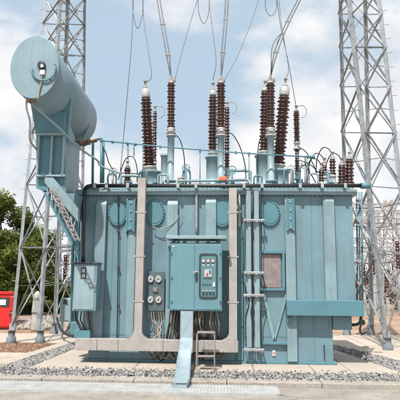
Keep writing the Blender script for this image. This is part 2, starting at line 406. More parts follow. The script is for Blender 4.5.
# oval hatch covers
for px, py, rx, ry in ((118, 213, 10, 14), (155, 213, 10, 14), (222.5, 213, 11, 15), (269.5, 213.5, 10.5, 13.5)):
    c = P(px, py, YF); ax = rx * YF / FPX; az = ry * YF / FPX * .98
    def ell(k, y, n=36): return [V((c.x + ax * k * math.cos(t), y, c.z + az * k * math.sin(t))) for t in [2 * math.pi * i / n for i in range(n)]]
    o = MB().quad_strip([ell(1.0, YF - .001), ell(1.0, YF - .035), ell(.97, YF - .04), ell(.80, YF - .04), ell(.79, YF - .048), ell(.02, YF - .05)], True, True, False)
    b = o
    for k in range(22):
        t = 2 * math.pi * k / 22
        b.lathe((c.x + ax * .9 * math.cos(t), YF - .04, c.z + az * .9 * math.sin(t)), (0, -1, 0), [(0, .014), (.018, .014), (.018, .008), (.03, .008)], 6)
    b.build('hatch_cover', 'paint_b', TR)
# thin black cable down the wall with standoffs
def cable(pts, Y, r, m, name='cable', par=None, n=6, sm=5):
    q = [P(a[0], a[1], a[2] if len(a) > 2 else Y) for a in pts]
    return MB().tube(smoothpath(q, sm), r, n).build(name, m, par or TR)
o = cable([(118.5, 190), (118.3, 240), (117.8, 290), (117, 338)], YF - .07, .011, 'black', 'cable')
for py in (203, 232, 268, 306): MB().lathe(P(118, py, YF - .09), (0, 1, 0), [(0, .03), (.03, .03), (.035, .015), (.09, .015)], 10).build('standoff_insulator', 'porc', o)

# beige trunking ---------------------------------------------------------
def bx(px0, py0, px1, py1, Y, dep, name, m, par=None, bevel=.006):
    x0, x1, z0, z1 = rect(px0, py0, px1, py1, Y)
    return MB().box(x0, x1, Y, Y + dep, z0, z1).build(name, m, par or TR, bevel=bevel), (x0, x1, z0, z1)
YD = 10.50
x0 = P(75, 345, YD).x; x1 = P(238, 345, YD).x; z1 = P(157, 339.7, YD).z; z0 = P(157, 351.5, YD).z
duct = MB().box(x0, x1, YD, YD + .22, z0, z1).build('cable_trunking', 'duct', TR, bevel=.008)
def vduct(pt, pb, w, ytop, z1):
    a = P(pt, ytop, YD + .02); bb = P(pb, 339, YD + .02); w = w * YD / FPX / 2
    xm = (a.x + bb.x) / 2
    b = MB().box(xm - w, xm + w, YD + .02, YD + .17, z1 + .003, a.z)
    return b, xm, a.z
b, xm1, zt1 = vduct(141, 138.5, 8, 178, z1)
b.build('trunking_riser', 'duct', duct, bevel=.006)
MB().prism([V((xm1 + sx_ * (.082 + .15 * (1 - math.sin(t))), YD + .01, z1 + .003 + .17 * (1 - math.cos(t)))) for sx_, ts_ in ((-1, range(8, -1, -1)), (1, range(0, 9))) for t in [R(90 * k / 8) for k in ts_]], (0, .17, 0)).build('trunking_gusset', 'duct', duct, bevel=.004)
b, xm2, zt2 = vduct(233, 233, 8, 188, z1)
b.build('trunking_riser', 'duct', duct, bevel=.006)
MB().prism([V((xm2 - .07, YD + .03, z1 + .003)), V((xm2 - .22, YD + .03, z1 + .003)), V((xm2 - .13, YD + .03, z1 + .05)), V((xm2 - .09, YD + .03, z1 + .11)), V((xm2 - .07, YD + .03, z1 + .2))], (0, .13, 0)).build('trunking_gusset', 'duct', duct)
for k in range(16):
    for zz in (z0 + .03, z1 - .03):
        MB().lathe((x0 + .08 + k * .22, YD, zz), (0, -1, 0), [(0, .009), (.006, .009)], 6).build('cover_screw', 'alu', duct)
for z in (1.2, 2.1, 3.0):
    for xm in (xm1, xm2): MB().box(xm - .11, xm + .11, YD + .012, YD + .018, z, z + .03).build('trunking_strap', 'duct', duct); MB().box(xm - .03, xm + .03, YD + .17, YF, z - .02, z + .05).build('trunking_bracket', 'duct', duct)
for x in (x0 + .12, -1.1, .2): MB().box(x - .04, x + .04, YD + .22, YF, z0 + .03, z1 - .03).build('trunking_bracket', 'duct', duct)
for px in (97, 118, 163, 204): 
    x = P(px, 345, YD).x; MB().box(x - .004, x + .004, YD - .003, YD, z0, z1).build('trunking_joint', 'dark', duct)

# control cabinet ---------------------------------------------------------
YC = 10.25
cab, (cx0_, cx1_, cz0, cz1) = bx(170, 243, 222, 311, YC, .42, 'control_cabinet', 'cabinet', bevel=.008)
cab['label'] = 'teal control cabinet with glazed instrument window under a flat rain roof'
bx(166, 235.5, 226.5, 238.8, YC - .06, .56, 'cabinet_roof', 'paint_c', cab)
bx(167.5, 246, 169.6, 309, YC + .1, .3, 'cabinet_frame', 'paint_b', cab)
for px in (173, 184, 197, 208, 219):
    b = MB(); x_, x__, a_, b_ = rect(px - 1, 239.1, px + 1, 242.8, YC + .02); b.box(x_, x__, YC + .02, YC + .36, a_ + .0, b_ + .02); b.build('roof_spacer', 'dark', cab)
YC2 = YC - .014
ld, q1 = bx(171.2, 245, 194.3, 309.6, YC2, .012, 'cabinet_door', 'cabinet', cab, .004)
rd, q2 = bx(195, 245, 220.6, 309.6, YC2, .012, 'cabinet_door', 'cabinet', cab, .004)
# rounded window
def rrect(px0, py0, px1, py1, Y, r, n=5):
    x0, x1, z0, z1 = rect(px0, py0, px1, py1, Y); out = []
    for cx, cz, t0 in ((x1 - r, z1 - r, 0), (x0 + r, z1 - r, 90), (x0 + r, z0 + r, 180), (x1 - r, z0 + r, 270)):
        for k in range(n + 1):
            t = R(t0 + 90 * k / n); out.append(V((cx + r * math.cos(t), Y, cz + r * math.sin(t))))
    return out
outer = rrect(199, 253.5, 217.6, 298.5, YC2 - .02, .06); inner = rrect(200.6, 255.2, 216, 296.8, YC2 - .02, .04)
MB().quad_strip([[p + V((0, .0185, 0)) for p in outer], outer, inner, [p + V((0, .012, 0)) for p in inner]], True, False, False).build('window_frame', 'dark', cab)
MB().prism([p + V((0, .0125, 0)) for p in inner], (0, .004, 0)).build('instrument_panel', 'panel', cab)
Yi = YC2 - .0105
def small(px0, py0, px1, py1, m, nm, t=.008):
    x0, x1, z0, z1 = rect(px0, py0, px1, py1, Yi); MB().box(x0, x1, Yi - t, Yi, z0, z1).build(nm, m, cab, bevel=.002)
for px in (203.5, 208.2, 213):
    small(px - 1.75, 259.1, px + 1.75, 263.1, 'dark', 'meter_bezel', .005); small(px - 1.4, 259.5, px + 1.4, 262.3, 'dial', 'panel_meter'); small(px - .15, 260, px + .15, 262, 'redlamp', 'meter_needle', .010); small(px - .9, 264.6, px + .9, 265.6, 'white', 'name_strip', .003)
small(204.4, 269.5, 211.6, 277, 'grey_porc', 'mimic_display'); small(206.6, 273, 207.9, 276.3, 'redlamp', 'mimic_mark', .012); small(209.2, 270.3, 210.6, 274, 'dark', 'mimic_mark', .012)
small(203, 278.2, 212.5, 278.9, 'dark', 'name_strip', .003)
for px in (202.8, 205.2, 207.6, 210): small(px - .5, 283.8, px + .5, 285.3, 'dark', 'push_button', .012)
small(213, 282.5, 215, 286.8, 'white', 'selector_switch', .014)
for px in (203.2, 206.6, 210, 213.4): small(px - 1.1, 291.8, px + 1.1, 294.5, 'dark', 'rotary_switch', .016)
for px in (203.2, 206.6, 210, 213.4): small(px - .5, 290.3, px + .5, 291.2, 'white', 'name_strip', .003)
small2 = rect(195.3, 272, 197.6, 281, YC2)
MB().box(small2[0], small2[1], YC2 - .03, YC2 - .001, small2[2], small2[3]).build('door_handle', 'dark', cab, bevel=.006)
q = rect(194, 271.5, 198, 274, YC2); MB().box(q[0], q[1], YC2 - .012, YC2 - .001, q[2], q[3]).build('lock_plate', 'alu', cab, bevel=.003)
q = rect(172.4, 245.8, 174.2, 247, YC2); MB().box(q[0], q[1], YC2 - .006, YC2 - .0005, q[2], q[3]).build('cabinet_badge', 'white', cab)
for px, sgn in ((171.6, 1), (220.3, 1)):
    for py in (253, 277, 301):
        a = P(px, py - 2, YC2 - .01); c = P(px, py + 2, YC2 - .01); MB().tube([a, c], .012, 8).build('hinge', 'paint_b', cab)

# small marshalling box (left)
YB_ = 10.35
jb, jq = bx(73, 264, 96.5, 311, YB_, .32, 'junction_box', 'paint', bevel=.008)
jb['label'] = 'grey-teal junction box with a small dark window'
bx(72, 262.2, 97.8, 264, YB_ - .03, .38, 'box_roof', 'dark', jb)
bx(74.2, 266, 94, 309.5, YB_ - .013, .012, 'box_door', 'paint_c', jb, .004)
bx(80.8, 267.3, 86.2, 278.8, YB_ - .02, .006, 'window_frame', 'dark', jb, .002)
bx(82, 268.8, 85, 272.4, YB_ - .024, .0035, 'window', 'grey_porc', jb, 0); bx(82, 274, 85, 277.4, YB_ - .024, .0035, 'window', 'grey_porc', jb, 0)
bx(94.3, 283, 95.6, 291, YB_ - .025, .024, 'latch', 'alu', jb)
bx(74, 330, 90, 338.5, YD + .1, .2, 'pipe_bracket', 'paint_b')
# dark conduit on top & riser
yp = 10.70
MB().tube(smoothpath([P(83, 262, YB_ + .15), P(83.6, 215, YB_ + .17), P(84.6, 194, yp + .05), P(87, 186.8, yp), P(96, 185.8, yp)], 6), .04, 12).build('conduit', 'pipe_dark', TR)
MB().tube([P(90, 185.8, yp), P(228, 185.8, yp + .02), P(362, 185.6, yp)], .042, 12).build('conduit', 'pipe_dark', TR)
MB().tube([P(361, 185.8, yp), P(370, 185.8, yp)], [.065, .065], 16).build('conduit_flange', 'paint_b', TR)
for px in (95, 107, 128, 178, 196, 244, 262, 300, 322, 345):
    b = MB(); a = P(px, 185.8, yp); b.box(a.x - .03, a.x + .03, yp - .05, yp + .05, a.z - .05, a.z + .05); b.box(a.x - .02, a.x + .02, yp + .052, YF - .05, zt + .118, zt + .15)
    b.build('conduit_clamp', 'galv', TR)
# upper pale conduit sections and orange tag
MB().tube([P(178, 181, yp + .2), P(246, 180, yp + .2)], .03, 10).build('oil_pipe', 'paint_c', TR)
q = rect(219, 176.5, 227, 180, yp + .1); MB().box(q[0], q[1], yp + .1, yp + .16, q[2], q[3]).build('warning_tag', 'orange', TR, bevel=.004)
MB().tube(smoothpath([P(246, 180, yp + .2), P(249, 181, yp + .2), P(251, 186, yp + .05), P(251.5, 194, YF - .1), P(251.5, 214, YF - .06)]), .028, 8).build('oil_pipe', 'paint_c', TR)

# vertical control pipes right of trunking
YPp = YF - .17
for i, (pa, pb) in enumerate(((248.8, 248.5), (257, 256.8))):
    x0, x1, z0, z1 = rect(pa - 2.6, 191, pa + 2.6, 348, YPp)
    MB().box(x0, x1, YPp, YPp + .05, z0, z1).build('cable_channel', 'paint_c', TR, bevel=.01)
for w in ([(253, 191), (253, 230), (252.6, 270), (252.9, 290), (253.5, 300), (251, 312), (253, 330), (252, 350)],
          [(261.6, 188), (261.6, 232), (261.4, 262), (262, 274), (264.5, 286), (261, 293), (263, 303), (260.5, 316), (261.5, 345)],
          [(245, 200), (244.8, 262), (242.5, 276), (246, 290), (249, 303), (245.6, 318), (246, 346)]):
    cable(w, YPp - .02, .010, 'black')
for i, py in enumerate((220.5, 273, 295.5, 350)):
    o, q = bx(243.5, py - 1.5, 264.5, py + 1.5, YPp - .06, .03, 'pipe_clamp', 'galv')
    for px in (245.5, 251.2, 254, 259.5, 263):
        b = MB(); b.lathe(P(px, py, YPp - .061), (0, -1, 0), [(0, .022), (.03, .022), (.03, .012), (.05, .012)], 8)
        b.bar(P(px, py, YPp - .031), P(px, py, YF), .015, .015)
        b.build('clamp_bolt', 'alu', o)
# porcelain-like stub near trunking top
MB().lathe(P(239.5, 228, YF - .1), (0, 0, 1), [(0, .02), (.05, .035), (.3, .035), (.32, .05), (.36, .05), (.37, .025), (.75, .025)], 10).build('drain_pipe', 'alu', TR)

# rating plate bay
YR = YF - .09
fo = None
for (a, b_, c, d_) in ((259, 250.5, 285, 253.5), (259, 253.6, 261.4, 288), (282.4, 253.6, 285, 288), (259, 342, 289, 344.6), (259, 288.1, 285, 290.6)):
    x0, x1, z0, z1 = rect(a, b_, c, d_, YR); fo = MB().box(x0, x1, YR, YF, z0, z1).build('bay_rail', 'paint_b', TR, bevel=.005)
q = rect(261.8, 254.5, 281, 287.6, YF - .03); MB().box(q[0], q[1], YF - .03, YF - .001, q[2], q[3]).build('rating_plate', 'plate', TR, bevel=.004, label='weathered brownish rating plate')
for q3 in (((262, 294), (265, 294), (275, 336), (273, 341)), ((285, 294), (288, 294), (275.2, 341), (274.8, 334))):
    MB().prism([P(x, y, YR + .05) for x, y in q3], (0, .035, 0)).build('gusset_plate', 'paint_r', TR)
bx(259, 350, 263, 353.5, YF - .05, .049, 'earth_terminal', 'galv'); 
o, q = bx(272.5, 350.5, 275.5, 356, YF - .03, .029, 'earth_label', 'white')
bx(273.3, 352, 274.7, 354.5, YF - .034, .0035, 'earth_mark', 'redlamp', o, 0)
# gauge panel
gp, gq = bx(147.5, 271.5, 164.5, 311, YF - .12, .03, 'gauge_panel', 'gauge_bg', bevel=.006)
for px, py in ((150.8, 279), (158.6, 279), (150.6, 299.5), (158.6, 299.5)):
    c = P(px, py, YF - .122)
    o = MB().lathe(c, (0, -1, 0), [(0, .072), (.03, .072), (.035, .066), (.035, .058), (.028, .057)], 24, sx=.9).build('gauge', 'grey_porc', gp)
    MB().lathe(c + V((0, -.031, 0)), (0, -1, 0), [(0, .055), (.003, .055)], 24, sx=.9).build('gauge_dial', 'dial', gp); tk = MB()
    for k in range(9):
        t = R(-40 + k * 32.5); e_ = V((math.cos(t) * .9, 0, math.sin(t))); tk.bar(c + V((0, -.0355, 0)) + e_ * .038, c + V((0, -.0355, 0)) + e_ * .049, .005, .002)
    tk.build('dial_scale', 'black', gp)
    MB().bar(c + V((-.025, -.038, -.02)), c + V((.02, -.038, .022)), .01, .004).lathe(c + V((0, -.036, 0)), (0, -1, 0), [(0, .014), (.006, .014)], 10).build('gauge_needle', 'black', gp)
bx(153, 287.5, 157.5, 292, YF - .15, .029, 'relay', 'plate', gp)
for k in range(7):
    xa = 149 + k * 2.3; xe = 156 + (k - 3) * 1.9 + random.uniform(-1, 1)
    cable([(xa, 311, YF - .1), (xa + 1, 320, YF - .13), (160 + random.uniform(-4, 2), 330, YF - .18), (xe, 340, YF - .2), (xe + random.uniform(-3, 3), 352, YF - .15)], 0, .009, random.choice(['cable_a', 'cable_b', 'cable_a', 'grey_porc']))
# cable bundle beneath the cabinet
rc = random.Random(12)
for k in range(34):
    xa = 192 + (k % 26) * .98; Yk = 10.34 + .28 * rc.random(); dx = rc.uniform(-2.5, 3.5); bow = rc.uniform(-2.5, 2.5)
    pts = [(xa, 310.5, Yk), (xa + bow * .4, 316, Yk), (xa + bow + dx * .3, 325, Yk), (xa + dx, 334, max(Yk, YD + .05)), (xa + dx * 1.2, 341, YD + .30)]
    if k % 2: pts += [(xa + dx * 1.2 + 2, 352, YD + .32), (xa + dx - 2, 360 - rc.random() * 3, YD + .30)]
    cable(pts, 0, .012, ['cable_a', 'cable_b', 'cable_a', 'black', 'cable_b'][k % 5])
for k in range(11):
    xa = 170.5 + k * 1.0; Yk = 10.36 + .2 * rc.random(); dx = rc.uniform(-3, 3)
    cable([(xa, 310.5, Yk), (xa - 1.5 + dx * .3, 320, Yk), (xa - 3 + dx, 332, YD + .1), (xa - 6 + dx, 345, YD + .3), (xa - 11 + dx, 352, YD + .31), (xa - 15, 344, YD + .33)], 0, .012, ['black', 'cable_b', 'cable_a'][k % 3])
# hanging loops below trunking
for k in range(17):
    xa = (152 + k * 3.0) if k < 11 else (197 + (k - 11) * 4.6); r = rc.uniform(3, 6.5); yb = 356 + rc.uniform(0, 4.5); Yk = YD + .24 + .06 * rc.random()
    cable([(xa - r * .6, 346, Yk), (xa - r, 351, Yk), (xa - r * .5, yb - 1.5, Yk), (xa + r * .3, yb, Yk), (xa + r, 352, Yk), (xa + r * .5, 346, Yk)], 0, .011, ['cable_a', 'cable_b', 'grey_porc', 'black', 'cable_a'][k % 5])
# entry plate seen behind the cable bundle
bx(186, 312, 228, 352, YF - .03, .029, 'cable_entry_plate', 'panel')
# cables beneath junction box
for k in range(6):
    xa = 75 + k * 3.3
    cable([(xa, 310.5, YB_ + .15), (xa + random.uniform(-1, 2), 320, YB_ + .2), (xa + 6 - k, 330, YB_ + .3), (86, 338, YD + .3)], 0, .012, ['black', 'cable_b', 'black', 'cable_a'][k % 4])
# support beam right + box below
YBm = YF - .28
bx(287, 300.5, 364, 316, YBm, .36, 'jacking_beam', 'paint_b', bevel=.008)
bx(333.2, 316.3, 352, 330, YF - .05, .5, 'jacking_pad', 'paint', bevel=.01)
bx(287, 317, 292, 323, YBm + .1, .18, 'beam_bracket', 'paint_b')
o, _ = bx(324, 345, 325, 360, YF - .03, .029, 'earth_strap', 'dark')
# little valve cluster right of beam
vx = P(358, 322, YF)
b = MB(); b.tube(smoothpath([P(350, 325, YF + .1), P(358, 324, YF), P(361, 318, YF - .05), P(362, 300, YF + .2)]), .03, 8); b.lathe(P(361, 322, YF - .08), (0, -1, 0), [(0, .05), (.02, .05), (.03, .02), (.08, .02), (.09, .06), (.1, .06)], 12)
b.tube(smoothpath([P(361, 324, YF - .04), P(360, 330, YF - .02), P(362, 334, YF - .02), P(366, 332, YF)]), .02, 8)
b.build('drain_valve', 'dark', TR)
for px, r in ((356.5, .018), (359, .014), (361.5, .02)):
    MB().tube([P(px, 192, YF + .6), P(px + .8, 250, YF + .6), P(px + 1, 312, YF + .6)], r, 8).build('side_pipe', 'paint_b', TR)
for py in (200, 222, 240, 262, 284): MB().lathe(P(358, py, YF + .52), (0, -1, 0), [(0, .05), (.04, .05), (.05, .03), (.1, .03)], 8).build('side_pipe_clamp', 'galv_old', TR)
# left corner posts/pipes
for px, r in ((73.5, .035), (77, .03), (80, .02)):
    MB().tube([P(px, 205, YF + .35), P(px - 1, 262, YF + .35), P(px - 1.5, 325, YF + .35)], r, 8).build('side_pipe', 'paint_b', TR)
bx(70, 322, 86, 335, YF + .2, .3, 'valve_housing', 'paint_b', bevel=.02)

# ------------------------------------------------------------------ conservator
c0 = P(35, 67.5, 9.1); rx = (P(59, 67, 9.1).x - P(11, 67, 9.1).x) / 2; rz = (P(35, 36.5, 9.1).z - P(35, 98.5, 9.1).z) / 2
Yfar = 12.1; c1 = P(79.5, 122, Yfar)
ax = (c1 - c0)
def ring(t, k, n=56):
    c = c0 + ax * t; return [V((c.x + rx * k * math.cos(a), c.y, c.z + rz * k * math.sin(a))) for a in [2 * math.pi * i / n for i in range(n)]]
cons = MB().quad_strip([ring(.0045, 1), ring(.5, 1), ring(.96, 1.0), ring(.985, .95), ring(1.01, .8), ring(1.03, .5), ring(1.035, .1)]).build('conservator', 'cons', TR)
cons['label'] = 'long oval oil conservator drum raised on a bracket at the left'
def rimf(): return MB().quad_strip([ring(-.010, 1.008), ring(.004, 1.008)], True, True, False)
rimf().build('end_cover', 'cons', cons, bevel=.01)
for t in (.33, .66):
    b = MB(); b.quad_strip([ring(t - .004, 1.0), ring(t - .002, 1.008), ring(t + .002, 1.008), ring(t + .004, 1.0)], True, False, True); b.build('weld_band', 'cons', cons)
Yc = c0.y - .035
def DP(px, py, off=0): return P(px, py, Yc - off)
q = []
for k in range(13):
    t = R(178 + 200 * k / 12); q.append(DP(43.5 + 12 * math.cos(t), 69 - 11.5 * math.sin(t), .03))
MB().tube(q, .018, 8).build('handle_ring', 'paint_b', cons)
for px, py in ((31.5, 69), (55, 65), (38, 79.5), (50, 78)): MB().bar(DP(px, py, .03), DP(px, py, -.03), .03, .03).build('ring_bracket', 'paint_b', cons)
MB().lathe(DP(42, 66), (0, -1, 0), [(0, .085), (.05, .085), (.055, .07), (.055, .0)], 20, sx=.85).build('oil_level_gauge', 'dark', cons)
q = DP(42, 66, .057); MB().bar(q + V((-.03, 0, .035)), q + V((.035, 0, -.02)), .03, .006).lathe(q, (0, -1, 0), [(0, .03), (.01, .03)], 10).build('gauge_dial', 'white', cons)
q = rect(39.6, 69.5, 44.4, 74.2, Yc - .04); MB().box(q[0], q[1], Yc - .04, Yc + .03, q[2], q[3]).build('gauge_terminal_box', 'white', cons, bevel=.005)
MB().tube(smoothpath([DP(42, 74, .02), DP(41.4, 82, .02), DP(39, 92, .02), DP(38, 99.5, .03)]), .012, 6).build('gauge_cable', 'cable_a', cons)
# pipes from the drum end
MB().tube(smoothpath([P(28, 100, 9.15), P(34, 106, 9.3), P(60, 129, 9.7), P(78, 147, 10.1), P(97, 160, 10.4), P(101, 166, 10.45), P(122, 174, 10.5)]), .022, 8).build('breather_pipe', 'paint_c', TR)
MB().tube(smoothpath([P(27, 98, 9.15), P(26.5, 108, 9.2), P(30, 122, 9.3), P(30, 140, 9.5), P(37, 150, 9.9)]), .02, 8).build('drain_pipe', 'galv', TR)
for px in (29, 33): MB().box(P(px, 99, 9.15).x - .03, P(px, 99, 9.15).x + .03, 9.12, 9.2, P(px, 102, 9.15).z, P(px, 97, 9.15).z).build('pipe_flange', 'rust', cons)
# support frame
sp = MB()
YS = 9.95
xa, xb, za, zz = rect(36.5, 108, 64, 191, YS)
sup = MB().prism([P(36.5, 105, YS), P(64, 112, YS), P(64, 192, YS), P(45, 192, YS), P(36, 188, YS)], (0, .04, 0)).build('conservator_support', 'paint_b', TR, bevel=.004)
for px in (37.6, 51, 63): 
    b = MB()
    x0, x1, z0, z1 = rect(px - 1.0, 135.2, px + 1.0, 174.4, YS - .09); b.box(x0, x1, YS - .09, YS - .003, z0, z1)
    b.build('panel_rib', 'paint_c', sup, bevel=.004)
for py in (134, 175.5):
    b = MB(); x0, x1, z0, z1 = rect(35.5, py - .9, 65, py + .9, YS - .11); b.box(x0, x1, YS - .11, YS - .003, z0, z1)
    b.build('panel_rail', 'paint_c', sup, bevel=.004)
# saddle under the drum
for (Ys, pxl, pxr, pyb) in ((YS + .05, 36, 66, 135), ):
    t = (Ys - c0.y) / ax.y; c = c0 + ax * t
    pts = [V((c.x + rx * 1.01 * math.cos(a), Ys, c.z + rz * 1.01 * math.sin(a))) for a in [R(200 + 140 * k / 14) for k in range(15)]]
    pts += [P(67, 140, Ys), P(37, 140, Ys)]
    MB().prism(pts, (0, .12, 0)).build('saddle', 'paint_b', sup)
Y2 = 11.5
t = (Y2 - c0.y) / ax.y; c = c0 + ax * t
pts = [V((c.x + rx * 1.01 * math.cos(a), Y2, c.z + rz * 1.01 * math.sin(a))) for a in [R(205 + 130 * k / 12) for k in range(13)]]
pts += [P(79, 150, Y2), P(76.5, 232, Y2), P(62, 232, Y2), P(58, 150, Y2)]
MB().prism(pts, (0, .05, 0)).build('conservator_support', 'paint', TR)
# flange strip between the two supports
MB().prism([P(64.2, 112, YS), P(64.2, 192, YS), P(72, 205, 10.6), P(76.5, 205, Y2), P(78, 150, Y2)], (.03, 0, 0)).build('support_web', 'paint', sup)
# diagonal brackets with lacing and a cable ladder
MB().prism([P(45, 177.5, YS - .13), P(53, 177.5, YS - .13), P(78, 209, YS - .13), P(78, 222, YS - .13), P(44, 182, YS - .13)], (0, .12, 0)).build('diagonal_bracket', 'paint_r', sup, bevel=.004)
MB().prism([P(42, 190, YS), P(48, 191, YS), P(74, 238, YS), P(72, 246, YS)], (0, .1, 0)).build('diagonal_bracket', 'paint_b', sup, bevel=.004)
MB().prism([P(64, 205, YS + .1), P(78, 222, YS + .1), P(78, 262, YS + .1), P(73, 244, YS + .1), P(62, 222, YS + .1)], (0, .05, 0)).build('bracket_web', 'paint_b', sup, bevel=.004)
for k in range(7):
    a = P(48 + k * 4, 183 + k * 5.2, YS - .06); c = P(47.5 + k * 3.9, 195 + k * 6.6, YS - .06); d_ = P(52 + k * 4, 188 + k * 5.2, YS - .06)
    MB().bar(a, c, .022, .022).build('lacing_bar', 'galv', sup); MB().bar(c, d_, .022, .022).build('lacing_bar', 'galv', sup)
MB().bar(P(70, 206, YS + .05), P(84, 210, YF + .2), .16, .5).build('bracket_arm', 'paint', sup)
b = MB()
for k in range(12):
    a = P(50 + k * 2.2, 190 + k * 4.4, YS - .18); b.bar(a, a + V((.11, 0, -.02)), .02, .02)
b.bar(P(49.5, 188, YS - .18), P(75.5, 241, YS - .18), .02, .02); b.bar(P(54.8, 188, YS - .18), P(80, 241, YS - .18), .02, .02)
b.build('cable_ladder', 'galv_warm', sup)
# rusty valve joint at drum's far end, stand pipes
b = MB(); b.lathe(P(80, 143, 11.0), (1, 0, .15), [(0, .06), (.03, .06), (.04, .04), (.18, .04), (.19, .075), (.22, .075), (.23, .04), (.38, .04)], 12)
b.tube(smoothpath([P(76, 140, 11.2), P(84, 145, 10.9), P(92, 141, 10.8), P(97, 139.5, 10.7)]), .028, 8)
b.build('valve_joint', 'rust', TR)
for px, pt, pb, Y in ((101.5, 140, 183, 10.75), (103.5, 141, 183, 10.9), (93, 143, 184, 11.2)):
    MB().tube([P(px, pt, Y), P(px - .4, pb, Y)], .028, 8).build('stand_pipe', 'paint_b', TR)
b = MB(); b.tube(smoothpath([P(97, 139.5, 10.75), P(101, 138.6, 10.75), P(101.6, 142, 10.75)]), .034, 8)
b.build('stand_pipe', 'paint_b', TR)
# long thin teal pipe across
b = MB(); b.tube([P(100, 140.5, 10.75), P(160, 146.5, 10.9), P(215, 151, 10.9), P(262, 154.2, 10.9), P(311, 157, 10.9)], .015, 8)
b.lathe(P(307, 156.8, 10.9), (1, 0, 0), [(0, .05), (.02, .05), (.03, .03), (.12, .03), (.13, .055), (.16, .055)], 10)
for px, py in ((112, 141.6), (127, 143.2), (135, 144), (160, 146.5), (200, 149.8), (236, 152.3), (249, 153.3)): b.lathe(P(px, py, 10.86), (0, 1, 0), [(0, .03), (.07, .03)], 8)
b.build('oil_pipe', 'paint_b', TR)
for px, t_, e in ((128, 144, 160), (134, 144, 156), (143, 145, 178), (249, 153, 184), (200, 150, 184), (307, 157, 184)):
    MB().tube([P(px, t_, 10.9), P(px, e, 10.9)], .011, 6).build('pipe_hanger', 'paint_b', TR)

# ------------------------------------------------------------------ bushings / arresters
ZL = zt + .17
def shed_prof(L, r, n, core=.62, h0=0):
    pr = [(h0, r * core)]
    p = L / n
    for i in range(n):
        rr = r if i % 2 == 0 else r * .86
        z = h0 + i * p
        pr += [(z + p * .12, r * core), (z + p * .30, rr * .97), (z + p * .38, rr), (z + p * .46, rr * .97), (z + p * .85, r * core * 1.03)]
    pr.append((h0 + L, r * core)); return pr
def bushing(name, pt, pb, Y0, Y1, rtop, rbot, n, cap=.0, stub=.12, capm='grey_porc', label=None):
    """sheds between image points pt (top) and pb (bottom)"""
    a = P(pb[0], pb[1], Y0); c = P(pt[0], pt[1], Y1); ax_ = c - a; L = ax_.length; D = ax_.normalized()
    pr = shed_prof(L, 1.0, n); prof = []
    for h, r in pr:
        k = rbot + (rtop - rbot) * h / L; prof.append((h, r * k))
    o = MB().lathe(a, D, prof, 24).build(name, 'porc', TR)
    if label: o['label'] = label
    MB().lathe(a, -D, [(0, rbot * .8), (.02, rbot * 1.0), (.05, rbot * 1.0), (.06, rbot * .78), (.16, rbot * .78), (.165, rbot * 1.15), (.2, rbot * 1.15)], 20).build('mounting_flange', 'grey_porc', o)
    if cap:
        MB().lathe(c, D, [(0, rtop * .72), (.02, rtop * .78), (cap * .9, rtop * .72), (cap, rtop * .5)], 20).build('top_cap', capm, o)
    b = MB().lathe(c + D * cap, D, [(0, rtop * .45), (.03, rtop * .45), (.035, .025), (stub, .025), (stub + .01, .04), (stub + .04, .04)], 12)
    b.build('terminal', 'galv_old', o)
    if a.z - ZL > .2 and Y0 > 12.4: MB().lathe((a.x, a.y, ZL - .05), (0, 0, 1), [(0, rbot * 1.1), (.03, rbot * 1.1), (.04, rbot * .55), (a.z - ZL - .14, rbot * .55)], 14).build('support_post', 'paint_c', o)
    return o, a, c + D * (cap + stub)
def turret(px, py_top, Y, r, label=None, z0=ZL):
    a = P(px, py_top, Y); h = a.z - z0
    o = MB().lathe((a.x, a.y, z0), (0, 0, 1), [(0, r * 1.25), (.03, r * 1.25), (.035, r), (h - .05, r), (h - .04, r * 1.18), (h, r * 1.18)], 28)
    b = o
    for k in range(12):
        t = k * math.pi / 6; b.lathe((a.x + r * 1.09 * math.cos(t), a.y + r * 1.09 * math.sin(t), z0 + h), (0, 0, 1), [(0, .012), (.02, .012)], 6)
    return b.build('turret', 'paint_c', TR)
# main bushings, leaning outwards
m1, _, T1 = bushing('bushing', (146, 98), (149.5, 166), 11.7, 11.6, .135, .165, 20, cap=.22, stub=.16)
m1['label'] = 'brown porcelain bushing leaning left, white cap on top'
turret(150.5, 172, 11.7, .22)
m2, _, T2 = bushing('bushing', (284.2, 96), (278.5, 164), 11.7, 11.6,   .15, .165, 18, cap=.22, stub=.16)
m2['label'] = 'thickest brown porcelain bushing leaning right, white cap on top'
turret(278.5, 171, 11.7, .23)
m3, _, T3 = bushing('bushing', (213, 96), (212.6, 152), 12.0, 12.0, .11, .12, 18, cap=.14, stub=.16)
turret(213.5, 157, 12.0, .17)
m4, _, T4 = bushing('bushing', (265, 92), (264, 151), 12.0, 12.0, .115, .125, 18, cap=.1, stub=.14)
turret(264, 155.5, 12.0, .19)
